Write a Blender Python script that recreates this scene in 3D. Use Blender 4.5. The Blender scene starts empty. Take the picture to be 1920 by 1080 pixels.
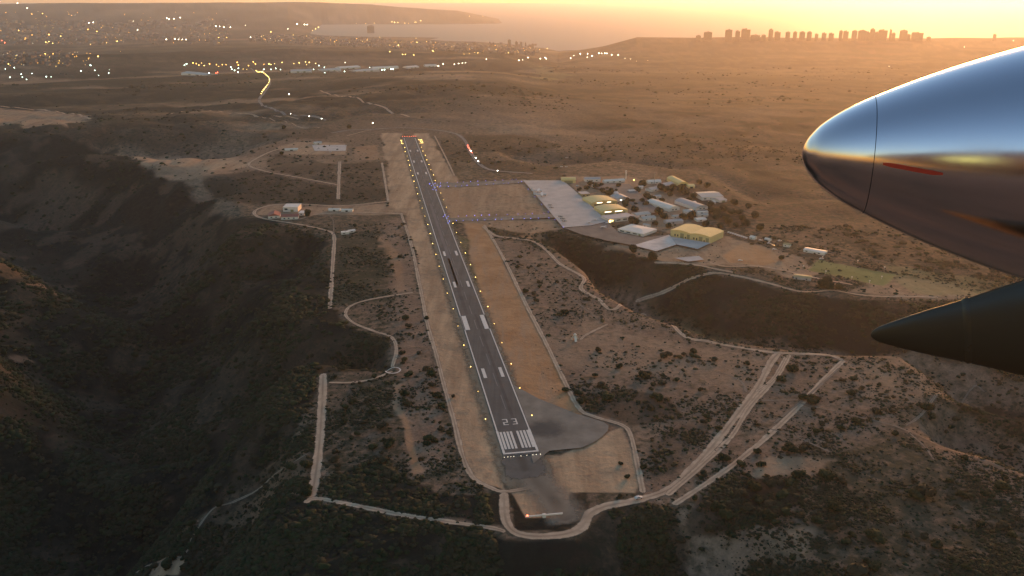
import bpy, bmesh, math, random
import numpy as np
from mathutils import Vector, Matrix
random.seed(7); rng = np.random.default_rng(7)
S = bpy.context.scene; C = S.collection
# ------------------------------------------------------------------ camera, sky, sun, exposure
HC = 364.0; FP = 1600.0; PITCH = math.radians(19.13)
cd = bpy.data.cameras.new('camera'); cam = bpy.data.objects.new('camera', cd); C.objects.link(cam)
cd.sensor_width = 36; cd.lens = 30; cd.clip_start = 0.1; cd.clip_end = 200000
cam.location = (0, 0, HC); cam.rotation_euler = (math.pi/2 - PITCH, 0, 0); S.camera = cam
SUN_EL, SUN_AZ = math.radians(3.6), math.radians(28)
W = bpy.data.worlds.new('World'); S.world = W; W.use_nodes = True
wn = W.node_tree.nodes; wl = W.node_tree.links
sky = wn.new('ShaderNodeTexSky'); sky.sky_type = 'NISHITA'; sky.sun_disc = False
sky.sun_elevation = SUN_EL; sky.sun_rotation = SUN_AZ; sky.altitude = 300; sky.dust_density = 0.3; sky.air_density = 1.4; sky.ozone_density = 2.5
bg = wn['Background']; wl.new(sky.outputs[0], bg.inputs[0]); bg.inputs[1].default_value = 0.16
sl = bpy.data.lights.new('sun', 'SUN'); sun = bpy.data.objects.new('sun', sl); C.objects.link(sun)
sl.energy = 2.2; sl.angle = math.radians(22); sl.color = (1.0, 0.46, 0.15)
sv = Vector((math.sin(SUN_AZ)*math.cos(SUN_EL), math.cos(SUN_AZ)*math.cos(SUN_EL), math.sin(SUN_EL)))
sun.rotation_euler = (-sv).to_track_quat('-Z', 'Y').to_euler()
S.view_settings.view_transform = 'Standard'; S.view_settings.look = 'None'; S.view_settings.gamma = 1
S.view_settings.exposure = 1.7
HAZE_D, HAZE_G, HAZE_COL = 2.2e-5, 0.66, (0.96, 0.89, 0.92, 1)
cy = S.cycles; cy.volume_bounces = 1; cy.max_bounces = 5; cy.transparent_max_bounces = 12; cy.use_denoising = True
try: cy.use_light_tree = True
except Exception: pass

# ------------------------------------------------------------------ projection helpers
cp, sp = math.cos(PITCH), math.sin(PITCH)
def rays(px):
    px = np.asarray(px, float).reshape(-1, 2)
    u = (px[:, 0]-960)/FP; v = (px[:, 1]-540)/FP
    return np.stack([u, cp - v*sp, -sp - v*cp], 1)
def g0(px, z=0.0):
    d = rays(px); t = (z-HC)/np.minimum(d[:, 2], -1e-3)
    return (d*t[:, None])[:, :2]
def campt(x, y, depth):
    d = rays([(x, y)])[0]; return Vector((0, 0, HC)) + Vector(d)*depth

# ------------------------------------------------------------------ noise + terrain height
_perm = rng.random((256, 256)).astype(np.float32)
def vnoise(x, y):
    xi = np.floor(x).astype(np.int64); yi = np.floor(y).astype(np.int64); fx = x-xi; fy = y-yi
    fx = fx*fx*(3-2*fx); fy = fy*fy*(3-2*fy)
    a = _perm[xi & 255, yi & 255]; b = _perm[(xi+1) & 255, yi & 255]; c = _perm[xi & 255, (yi+1) & 255]; d = _perm[(xi+1) & 255, (yi+1) & 255]
    return (a*(1-fx)+b*fx)*(1-fy)+(c*(1-fx)+d*fx)*fy
def fbm(x, y, sc, oc=4):
    r = 0; a = .5
    for k in range(oc):
        r = r + a*(vnoise(x/sc+17.3*k, y/sc+9.1*k)-.5); a *= .5; sc *= .5
    return r*2
def sstep(a, b, x):
    t = np.clip((x-a)/(b-a), 0, 1); return t*t*(3-2*t)
def segdist(P, poly, closed):
    poly = np.asarray(poly, float); n = len(poly); best = np.full(len(P), 1e18)
    for i in range(n if closed else n-1):
        a = poly[i]; b = poly[(i+1) % n]; ab = b-a; t = np.clip(((P-a)@ab)/max(ab@ab, 1e-9), 0, 1)
        q = P-(a+t[:, None]*ab); best = np.minimum(best, (q*q).sum(1))
    return np.sqrt(best)
def inpoly(P, poly):
    poly = np.asarray(poly, float); r = np.zeros(len(P), bool); j = len(poly)-1
    for i in range(len(poly)):
        yi, yj = poly[i][1], poly[j][1]; xi, xj = poly[i][0], poly[j][0]
        if yi != yj:
            r ^= ((yi > P[:, 1]) != (yj > P[:, 1])) & (P[:, 0] < (xj-xi)*(P[:, 1]-yi)/(yj-yi)+xi)
        j = i
    return r
def sdf(P, poly):                       # positive inside
    d = segdist(P, poly, True); return np.where(inpoly(P, poly), d, -d)
# plateau outline (flat top that carries the airfield)
PLAT = g0([(575, 940), (600, 690), (650, 700), (745, 700), (735, 645), (640, 600), (618, 560), (612, 440), (470, 405), (490, 380), (440, 330), (470, 280), (560, 255), (700, 225),
           (860, 235), (930, 290), (1000, 315), (1150, 300), (1300, 320), (1420, 390), (1560, 440), (1720, 500), (1760, 540), (1560, 525), (1440, 505), (1320, 495), (1230, 485), (1150, 462), (1050, 436), (985, 440), (1030, 462), (1080, 500),
           (1105, 540), (1180, 583), (1330, 636), (1460, 655), (1580, 668), (1680, 668), (1720, 700), (1700, 740), (1600, 860), (1480, 900), (1270, 920), (1110, 970), (1070, 1008), (960, 1012), (930, 990), (760, 968)])
VAL = [  # axis px, depth, half width
    ([(-250, 1150), (60, 960), (150, 820), (200, 680), (235, 560), (215, 470), (150, 395), (40, 330), (-200, 300)], 125, 260),
    ([(745, 672), (640, 668), (480, 650), (330, 650), (210, 660)], 42, 85),
    ([(600, 470), (480, 470), (350, 520), (235, 560)], 40, 170),
    ([(60, 620), (150, 640), (210, 640)], 40, 90), ([(-50, 400), (60, 440), (200, 470)], 40, 90),
    ([(420, 270), (300, 262), (180, 260), (60, 270), (-150, 260)], 60, 220),
    ([(400, 350), (330, 360), (240, 390)], 40, 120),
    ([(1010, 447), (1130, 500), (1260, 560), (1440, 615), (1620, 625), (1800, 665), (2150, 760)], 62, 135),
    ([(1240, 560), (1300, 525), (1400, 560)], 20, 90),
    ([(2050, 870), (1920, 815), (1820, 790)], 40, 70),
    ([(700, 1160), (1000, 1080), (1300, 1060)], 38, 90), ([(380, 1180), (520, 1010), (600, 985)], 18, 60),
    ([(860, 290), (1000, 290), (1200, 305), (1400, 360)], 14, 120),
]
RIDGE = [([(-160, 490), (40, 485), (130, 500), (185, 520)], 48, 120), ([(-150, 640), (30, 670), (130, 700), (210, 735)], 42, 95), ([(600, 560), (480, 590), (380, 625), (300, 660)], 34, 100),
    ([(590, 715), (480, 765), (380, 820), (270, 900), (200, 960)], 46, 85), ([(-120, 330), (60, 350), (190, 385)], 34, 120), ([(480, 440), (390, 455), (300, 480)], 30, 100), ([(560, 960), (450, 990), (340, 1050)], 22, 60)]
RIDGE = [(g0(a), d, w) for a, d, w in RIDGE]
VAL = [(g0(a), d, w) for a, d, w in VAL]
TH = np.array([-180, -60, -14, -12, -9, -7, -3.5, -.5, 3, 5.5, 8, 60, 180.])
RR = np.array([0, 2500, 4000, 4600, 5600, 7000, 7800, 9000, 9600, 11400, 12200, 14000, 15700, 16500, 19000, 21200, 22500, 24000, 27000, 31000, 60000.])
def row(*v): return np.array(v, float)
left = lambda h: row(0, 0, -20, -30, -105, -72, -150, -200, -205, -235, -250, -270, -290, -270, -150, -60, 40, h, 60, -60, -400)
def mid(h, shore):
    z = np.interp(RR, [0, 2500, 4000, 4600, 5600, 7000, 7800, 9300, shore-600, shore, shore+500, 20600, 21300, 24000, 26000, 30000, 60000],
                  [0, 0, -20, -34, -110, -85, -155, -205, -318, -332, -365, -365, -322, h, h-60, -400, -400]); return z
right0 = row(0, -4, -45, -60, -90, -170, -215, -262, -280, -332, -370, -400, -400, -400, -400, -400, -400, -400, -400, -400, -400)
right1 = row(0, -4, -45, -60, -90, -130, -150, -190, -212, -330, -370, -400, -400, -400, -400, -400, -400, -400, -400, -400, -400)
right2 = row(0, -4, -45, -60, -100, -104, -92, -76, -150, -350, -400, -400, -400, -400, -400, -400, -400, -400, -400, -400, -400)
FT = np.stack([left(125), left(125), left(112), mid(108, 15700), mid(55, 15200), mid(-26, 14500), mid(-112, 13600), mid(-352, 12300), right0, right1, right2, right2, right2])
def height(P):
    P = np.asarray(P, float).reshape(-1, 2); x, y = P[:, 0], P[:, 1]
    r = np.hypot(x, y); th = np.degrees(np.arctan2(x, y))
    rn = r; r = r*np.cos(np.radians(np.clip(th, 0, 70)))
    ri = np.clip(np.searchsorted(RR, r, side='right')-1, 0, len(RR)-2); ti = np.clip(np.searchsorted(TH, th, side='right')-1, 0, len(TH)-2)
    fr = np.clip((r-RR[ri])/(RR[ri+1]-RR[ri]), 0, 1); fr = fr*fr*(3-2*fr); ft = np.clip((th-TH[ti])/(TH[ti+1]-TH[ti]), 0, 1)
    h = (FT[ti, ri]*(1-ft)+FT[ti+1, ri]*ft)*(1-fr)+(FT[ti, ri+1]*(1-ft)+FT[ti+1, ri+1]*ft)*fr
    d = -sdf(P, PLAT); free = sstep(0, 90, d); r = rn; near = r < 3500
    h = h + free*sstep(2200, 3600, r)*(fbm(x, y, 1800, 3)*62*(1-.6*sstep(-5, 10, th))*(1-sstep(8000, 12000, r)*.55)) + free*fbm(x, y, 330, 4)*10*(1-.75*sstep(-2, 8, th))*(1-sstep(5000, 9000, r))
    c = np.zeros(len(P))
    for ax, dep, w in VAL:
        q = np.full(len(P), 9e9); q[near] = segdist(P[near], ax, False); t = np.clip(q/w, 0, 1)
        c = np.maximum(c, dep*(.5+.5*np.cos(np.pi*t)))
    edge = sstep(0, 55, d)
    up = np.zeros(len(P))
    for ax, dep, w in RIDGE:
        q = np.full(len(P), 9e9); q[near] = segdist(P[near], ax, False); up = np.maximum(up, dep*(.5+.5*np.cos(np.pi*np.clip(q/w, 0, 1))))
    h = h - np.maximum(c-up, 0)*edge
    wx = x+40*fbm(x, y, 120, 2); rid = 1-np.abs(2*vnoise(wx/150, y/150)-1); rid2 = 1-np.abs(2*vnoise(wx/62+9, y/62+5)-1)
    h = h + free*sstep(20, 160, d)*(fbm(x+500, y, 90, 3)*5 - (14*rid**2.2 + 6*rid2**2)*(.15+.85*sstep(-50, -350, x)))*(1-sstep(2500, 4500, r))
    low = sstep(0, 26, d)*fbm(x, y+900, 26, 2)*1.6*(1-sstep(900, 1600, r))
    return h+low
def hz(x, y): return float(height([(x, y)])[0])
def grid(thetas, rs):
    T, R_ = np.meshgrid(np.radians(thetas), rs); P = np.stack([(np.sin(T)*R_).ravel(), (np.cos(T)*R_).ravel()], 1)
    nR, nT = T.shape; i = np.arange(nR*nT).reshape(nR, nT)
    F = np.stack([i[:-1, :-1], i[:-1, 1:], i[1:, 1:], i[1:, :-1]], -1).reshape(-1, 4)[:, ::-1]
    return np.concatenate([P, height(P)[:, None]], 1), F
ys = np.arange(1130, -9, -1.7); rr = [364*(cp-((y-540)/FP)*sp)/(sp+((y-540)/FP)*cp) for y in ys]
rr = [60, 130, 220, 310, 380]+[q for q in rr if 410 < q < 33000]+[33500.]
GV, GF = grid(np.linspace(-42, 42, 760), np.array(rr))
from mathutils.bvhtree import BVHTree
BV = BVHTree.FromPolygons(GV.tolist(), GF.tolist(), all_triangles=False)
def ground(px):                         # pixel -> point on the terrain (ray cast)
    out = []
    for d in rays(px):
        h = BV.ray_cast(Vector((0, 0, HC)), Vector(d).normalized())[0]
        if h is None:
            t = (-330-HC)/min(d[2], -.01); t = min(t, 30000/math.hypot(d[0], d[1])); h = (d[0]*t, d[1]*t, -330)
        out.append(tuple(h))
    return np.array(out)
def gp(x, y): return Vector(ground([(x, y)])[0])

# ------------------------------------------------------------------ object helpers
def tag(o, label=None, cat=None, group=None, kind=None):
    if label: o['label'] = label
    if cat: o['category'] = cat
    if group: o['group'] = group
    if kind: o['kind'] = kind
    return o
def mesh_np(name, V, F, mats, parent=None, smooth=False, mi=None):
    me = bpy.data.meshes.new(name); V = np.asarray(V, np.float32); F = np.asarray(F, np.int32)
    n = len(F); k = F.shape[1]
    me.vertices.add(len(V)); me.vertices.foreach_set('co', V.ravel()); me.loops.add(n*k); me.loops.foreach_set('vertex_index', F.ravel())
    me.polygons.add(n); me.polygons.foreach_set('loop_start', np.arange(0, n*k, k, dtype=np.int32))
    if mi is not None: me.polygons.foreach_set('material_index', np.asarray(mi, np.int32))
    if smooth: me.polygons.foreach_set('use_smooth', np.ones(n, bool))
    me.update(calc_edges=True)
    for m in (mats if isinstance(mats, (list, tuple)) else [mats]): me.materials.append(m)
    o = bpy.data.objects.new(name, me); C.objects.link(o)
    if parent: o.parent = parent
    return o
def fattr(o, name, v):
    a = o.data.attributes.new(name, 'FLOAT', 'POINT'); a.data.foreach_set('value', np.asarray(v, np.float32))
def empty(name, loc, rz=0, **k):
    o = bpy.data.objects.new(name, None); C.objects.link(o); o.location = loc; o.rotation_euler = (0, 0, rz); o.empty_display_size = 1
    return tag(o, **k)
def copy_tree(o, parent=None):
    c = o.copy(); C.objects.link(c); c.parent = parent
    for ch in list(o.children): copy_tree(ch, c)
    return c
class MB:
    def __init__(s): s.v = []; s.f = []; s.m = []
    def add(s, V, F, m=0):
        n = len(s.v); s.v += [tuple(q) for q in V]; s.f += [[i+n for i in f] for f in F]; s.m += [m]*len(F); return s
    def box(s, x0, y0, z0, x1, y1, z1, m=0):
        V = [(x0, y0, z0), (x1, y0, z0), (x1, y1, z0), (x0, y1, z0), (x0, y0, z1), (x1, y0, z1), (x1, y1, z1), (x0, y1, z1)]
        return s.add(V, [(0, 3, 2, 1), (4, 5, 6, 7), (0, 1, 5, 4), (1, 2, 6, 5), (2, 3, 7, 6), (3, 0, 4, 7)], m)
    def lathe(s, prof, n=12, axis='z', m=0, sx=1, sy=1, off=(0, 0, 0)):
        V = []; F = []
        for r, z in prof:
            for k in range(n):
                a = 2*math.pi*k/n; q = (r*math.cos(a)*sx, r*math.sin(a)*sy, z)
                if axis == 'x': q = (q[2], q[0], q[1])
                if axis == 'y': q = (q[0], q[2], q[1])
                V.append((q[0]+off[0], q[1]+off[1], q[2]+off[2]))
        for i in range(len(prof)-1):
            for k in range(n): F.append((i*n+k, i*n+(k+1) % n, (i+1)*n+(k+1) % n, (i+1)*n+k))
        F.append(tuple(range(n-1, -1, -1))); F.append(tuple(range((len(prof)-1)*n, len(prof)*n)))
        return s.add(V, F, m)
    def prism(s, poly, z0, z1, m=0):
        n = len(poly); V = [(x, y, z0) for x, y in poly]+[(x, y, z1) for x, y in poly]
        return s.add(V, [tuple(range(n-1, -1, -1)), tuple(range(n, 2*n))]+[(i, (i+1) % n, n+(i+1) % n, n+i) for i in range(n)], m)
    def extr(s, prof, y0, y1, m=0):      # profile in x,z pulled along y
        n = len(prof); V = [(x, y0, z) for x, z in prof]+[(x, y1, z) for x, z in prof]
        return s.add(V, [tuple(range(n)), tuple(range(2*n-1, n-1, -1))]+[(i, n+i, n+(i+1) % n, (i+1) % n) for i in range(n)], m)
    def build(s, name, mats, parent=None, smooth=False):
        me = bpy.data.meshes.new(name); me.from_pydata(s.v, [], s.f)
        bm = bmesh.new(); bm.from_mesh(me); bmesh.ops.recalc_face_normals(bm, faces=bm.faces); bm.to_mesh(me); bm.free()
        for m in (mats if isinstance(mats, (list, tuple)) else [mats]): me.materials.append(m)
        me.polygons.foreach_set('material_index', s.m)
        if smooth: me.polygons.foreach_set('use_smooth', [True]*len(me.polygons))
        o = bpy.data.objects.new(name, me); C.objects.link(o)
        if parent: o.parent = parent
        return o

# ------------------------------------------------------------------ materials
def newmat(name):
    m = bpy.data.materials.new(name); m.use_nodes = True; nt = m.node_tree; return m, nt, nt.nodes['Principled BSDF']
def nz(nt, scale, detail=4, rough=.6, dist=0.0, src=None, vec_scale=None):
    n = nt.nodes.new('ShaderNodeTexNoise'); n.inputs['Scale'].default_value = scale; n.inputs['Detail'].default_value = detail
    n.inputs['Roughness'].default_value = rough; n.inputs['Distortion'].default_value = dist
    if src is None:
        tc = nt.nodes.new('ShaderNodeTexCoord'); src = tc.outputs['Object']
    if vec_scale:
        mp = nt.nodes.new('ShaderNodeMapping'); mp.inputs['Scale'].default_value = vec_scale; mp.inputs['Rotation'].default_value = (0, 0, math.radians(9.7)); nt.links.new(src, mp.inputs['Vector']); src = mp.outputs[0]
    nt.links.new(src, n.inputs['Vector']); return n.outputs['Fac']
def mth(nt, op, a, b=None, c=None, clamp=False):
    n = nt.nodes.new('ShaderNodeMath'); n.operation = op; n.use_clamp = clamp
    for i, v in enumerate((a, b, c)):
        if v is None: continue
        if isinstance(v, (int, float)): n.inputs[i].default_value = v
        else: nt.links.new(v, n.inputs[i])
    return n.outputs[0]
def mr(nt, v, a, b, c=0, d=1):
    n = nt.nodes.new('ShaderNodeMapRange'); n.interpolation_type = 'SMOOTHSTEP'
    nt.links.new(v, n.inputs['Value']); n.inputs['From Min'].default_value = a; n.inputs['From Max'].default_value = b; n.inputs['To Min'].default_value = c; n.inputs['To Max'].default_value = d
    return n.outputs[0]
def mixc(nt, f, a, b):
    n = nt.nodes.new('ShaderNodeMix'); n.data_type = 'RGBA'
    for s, v in ((n.inputs[0], f), (n.inputs[6], a), (n.inputs[7], b)):
        if isinstance(v, (int, float)): s.default_value = v
        elif isinstance(v, tuple): s.default_value = (*v, 1)
        else: nt.links.new(v, s)
    return n.outputs[2]
def attr(nt, name):
    n = nt.nodes.new('ShaderNodeAttribute'); n.attribute_name = name; return n.outputs['Fac']
def plain(name, col, rough=.8, var=.25, scale=.6, metal=0.0, spec=.3):
    m, nt, b = newmat(name); f = nz(nt, scale, 5)
    c = mixc(nt, f, tuple(v*(1-var) for v in col), tuple(min(1, v*(1+var)) for v in col)); nt.links.new(c, b.inputs['Base Color'])
    b.inputs['Roughness'].default_value = rough; b.inputs['Metallic'].default_value = metal; b.inputs['Specular IOR Level'].default_value = spec; return m
def glow(name, col, st):
    m, nt, b = newmat(name); b.inputs['Base Color'].default_value = (*[v*.5 for v in col], 1); b.inputs['Emission Color'].default_value = (*col, 1); b.inputs['Emission Strength'].default_value = st
    try: m.cycles.emission_sampling = 'NONE'
    except Exception: pass
    return m
# ground
GM, nt, b = newmat('ground_cover'); L = nt.links
tc = nt.nodes.new('ShaderNodeTexCoord').outputs['Object']
big = nz(nt, .004, 5, .6, .3, tc); med = nz(nt, .022, 6, .65, .4, tc); fine = nz(nt, .11, 6, .7, .2, tc); tiny = nz(nt, .45, 3, .7, 0, tc)
soil = mixc(nt, mr(nt, med, .3, .7), (0.140, 0.083, 0.058), (0.290, 0.175, 0.118)); soil = mixc(nt, mr(nt, tiny, .35, .75, 0, .5), soil, (0.350, 0.216, 0.145))
scr = mixc(nt, mr(nt, big, .35, .65), (0.037, 0.036, 0.022), (0.062, 0.053, 0.035))
speck = mth(nt, 'ADD', mth(nt, 'MULTIPLY', fine, .65), mth(nt, 'MULTIPLY', med, .35))
cover = mth(nt, 'ADD', mth(nt, 'MULTIPLY', mth(nt, 'SUBTRACT', speck, .5), 6.0), mth(nt, 'SUBTRACT', mth(nt, 'MULTIPLY', attr(nt, 'scrub'), 3.2), 1.1), None, True)
col = mixc(nt, cover, soil, scr)
barec = mixc(nt, mr(nt, nz(nt, .05, 6, .7, 0, tc, (1, .12, 1)), .3, .7), (.33, .190, .112), (.56, .345, .205)); barec = mixc(nt, mr(nt, fine, .52, .72, 0, .65), barec, (.17, .115, .085)); barec = mixc(nt, mr(nt, med, .48, .68, 0, .6), barec, (.19, .135, .095))
col = mixc(nt, mth(nt, 'MULTIPLY', attr(nt, 'bare'), mr(nt, fine, .2, .5, .65, 1)), col, barec)
orc = mixc(nt, mr(nt, med, .3, .7), (.36, .165, .075), (.50, .255, .125)); orc = mixc(nt, mr(nt, nz(nt, .05, 6, .7, .5, tc, (1, .15, 1)), .42, .68, 0, .7), orc, (.36, .225, .145)); orc = mixc(nt, mr(nt, fine, .55, .75, 0, .6), orc, (.16, .10, .06)); col = mixc(nt, attr(nt, 'orange'), col, orc)
grc = mixc(nt, mr(nt, med, .3, .7), (.14, .155, .045), (.21, .215, .075)); col = mixc(nt, attr(nt, 'grass'), col, grc)
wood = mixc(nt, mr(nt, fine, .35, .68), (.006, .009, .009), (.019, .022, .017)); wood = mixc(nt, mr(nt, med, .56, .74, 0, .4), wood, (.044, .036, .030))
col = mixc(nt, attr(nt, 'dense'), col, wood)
L.new(col, b.inputs['Base Color']); b.inputs['Roughness'].default_value = 1; b.inputs['Specular IOR Level'].default_value = .05
bp = nt.nodes.new('ShaderNodeBump'); bp.inputs['Strength'].default_value = .7; bp.inputs['Distance'].default_value = 2.5; L.new(fine, bp.inputs['Height']); L.new(bp.outputs[0], b.inputs['Normal'])
# soft-edged surfaces (tracks, dirt)
def softmat(name, c0, c1, edge=.45, opac=1.0):
    m, nt, b = newmat(name); tc = nt.nodes.new('ShaderNodeTexCoord').outputs['Object']
    f1 = nz(nt, .12, 6, .7, 0, tc); f2 = nz(nt, .03, 4, .6, 0, tc)
    c = mixc(nt, mr(nt, f1, .3, .7), c0, c1); c = mixc(nt, mr(nt, f2, .5, .75, 0, .4), c, tuple(v*.7 for v in c0))
    e = attr(nt, 'edge'); c = mixc(nt, mth(nt, 'MULTIPLY', mr(nt, e, .85, 1.2), mr(nt, f2, .3, .6, .1, .75)), c, tuple(v*.62 for v in c0))
    nt.links.new(c, b.inputs['Base Color']); b.inputs['Roughness'].default_value = 1; b.inputs['Specular IOR Level'].default_value = .05; a = mth(nt, 'ADD', mth(nt, 'MULTIPLY', e, 1.0), mth(nt, 'MULTIPLY', mth(nt, 'SUBTRACT', f1, .5), .8))
    nt.links.new(mr(nt, a, .05, edge, 0, opac), b.inputs['Alpha']); return m
M_dirt = softmat('packed_dirt', (.38, .245, .165), (.56, .38, .265))
M_dirtdim = softmat('worn_dirt', (.24, .17, .125), (.36, .26, .20), .8, .75)
M_road = softmat('old_tarmac', (.20, .165, .145), (.29, .24, .21), .4)
def asph(name, c, v=.25, streak=True):
    m, nt, b = newmat(name); tc = nt.nodes.new('ShaderNodeTexCoord').outputs['Object']
    s = nz(nt, .16, 5, .6, 0, tc, (1, .03, 1)); f = nz(nt, .05, 5, .6, 0, tc)
    q = mth(nt, 'ADD', mth(nt, 'MULTIPLY', s, .6 if streak else .1), mth(nt, 'MULTIPLY', f, .4 if streak else .9))
    cc = mixc(nt, mr(nt, q, .3, .7), tuple(x*(1-v) for x in c), tuple(x*(1+v) for x in c)); nt.links.new(cc, b.inputs['Base Color'])
    b.inputs['Roughness'].default_value = .9; b.inputs['Specular IOR Level'].default_value = .2; return m
M_run = asph('runway_asphalt', (.092, .083, .078)); M_shoul = asph('shoulder_tarmac', (.165, .135, .112), .3); M_apron = asph('apron_concrete', (.47, .375, .325), .12, False)
M_patch = asph('tarmac_patch', (.07, .062, .060), .2, False); M_pad = asph('pale_concrete', (.60, .475, .41), .2, False); M_pad2 = asph('grey_concrete', (.42, .36, .33), .12, False); M_ext = asph('dark_tarmac', (.15, .122, .105), .2, False)
M_pad3 = asph('turning_tarmac', (.20, .162, .132), .22, False)
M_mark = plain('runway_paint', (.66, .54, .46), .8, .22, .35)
M_cl = plain('worn_paint', (.16, .14, .13), .8, .3, .3)
M_yel = plain('yellow_sheet', (.76, .46, .16), .6, .15, .2); M_yelw = plain('yellow_wall', (.70, .47, .20), .7, .12, .3); M_yd = plain('tan_sheet', (.34, .25, .12), .7, .2, .2)
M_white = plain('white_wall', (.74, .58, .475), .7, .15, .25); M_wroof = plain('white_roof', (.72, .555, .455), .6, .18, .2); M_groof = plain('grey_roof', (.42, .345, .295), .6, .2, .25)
M_pink = plain('pink_roof', (.46, .35, .31), .7, .2, .25); M_red = plain('red_tiles', (.34, .11, .075), .8, .2, .4); M_dark = plain('dark_opening', (.02, .018, .016), .5, .2); M_door = plain('door_panel', (.30, .22, .10), .6, .1)
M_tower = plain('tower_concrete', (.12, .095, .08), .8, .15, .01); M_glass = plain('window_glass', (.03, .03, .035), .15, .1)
M_bush = [plain('shrub_leaves', c, .9, .5, .7, spec=.1) for c in ((.013, .022, .010), (.021, .031, .014), (.034, .031, .018))]
M_bark = plain('bark', (.05, .035, .025), .9); M_scrub = plain('scrub_leaves', (.030, .029, .018), .95, .5, .25, spec=.05)
M_pole = plain('pole_metal', (.25, .23, .21), .5); M_carw = plain('car_white', (.5, .46, .44), .6); M_card = plain('car_dark', (.04, .035, .035), .3); M_carr = plain('car_red', (.25, .05, .04), .3)
M_black = plain('black_rubber', (.015, .015, .015), .9)
E_y = glow('amber_lamp', (1, .62, .16), 2.8); E_w = glow('white_lamp', (1, .86, .58), 6); E_g = glow('greenish_lamp', (.72, 1, .78), 5); E_o = glow('orange_lamp', (1, .45, .08), 4.5); E_b = glow('blue_lamp', (.2, .22, 1), 1.1); E_r = glow('red_lamp', (1, .12, .05), 3)
E_pw = glow('pale_lamp', (1, .85, .6), 1.6)

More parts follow.
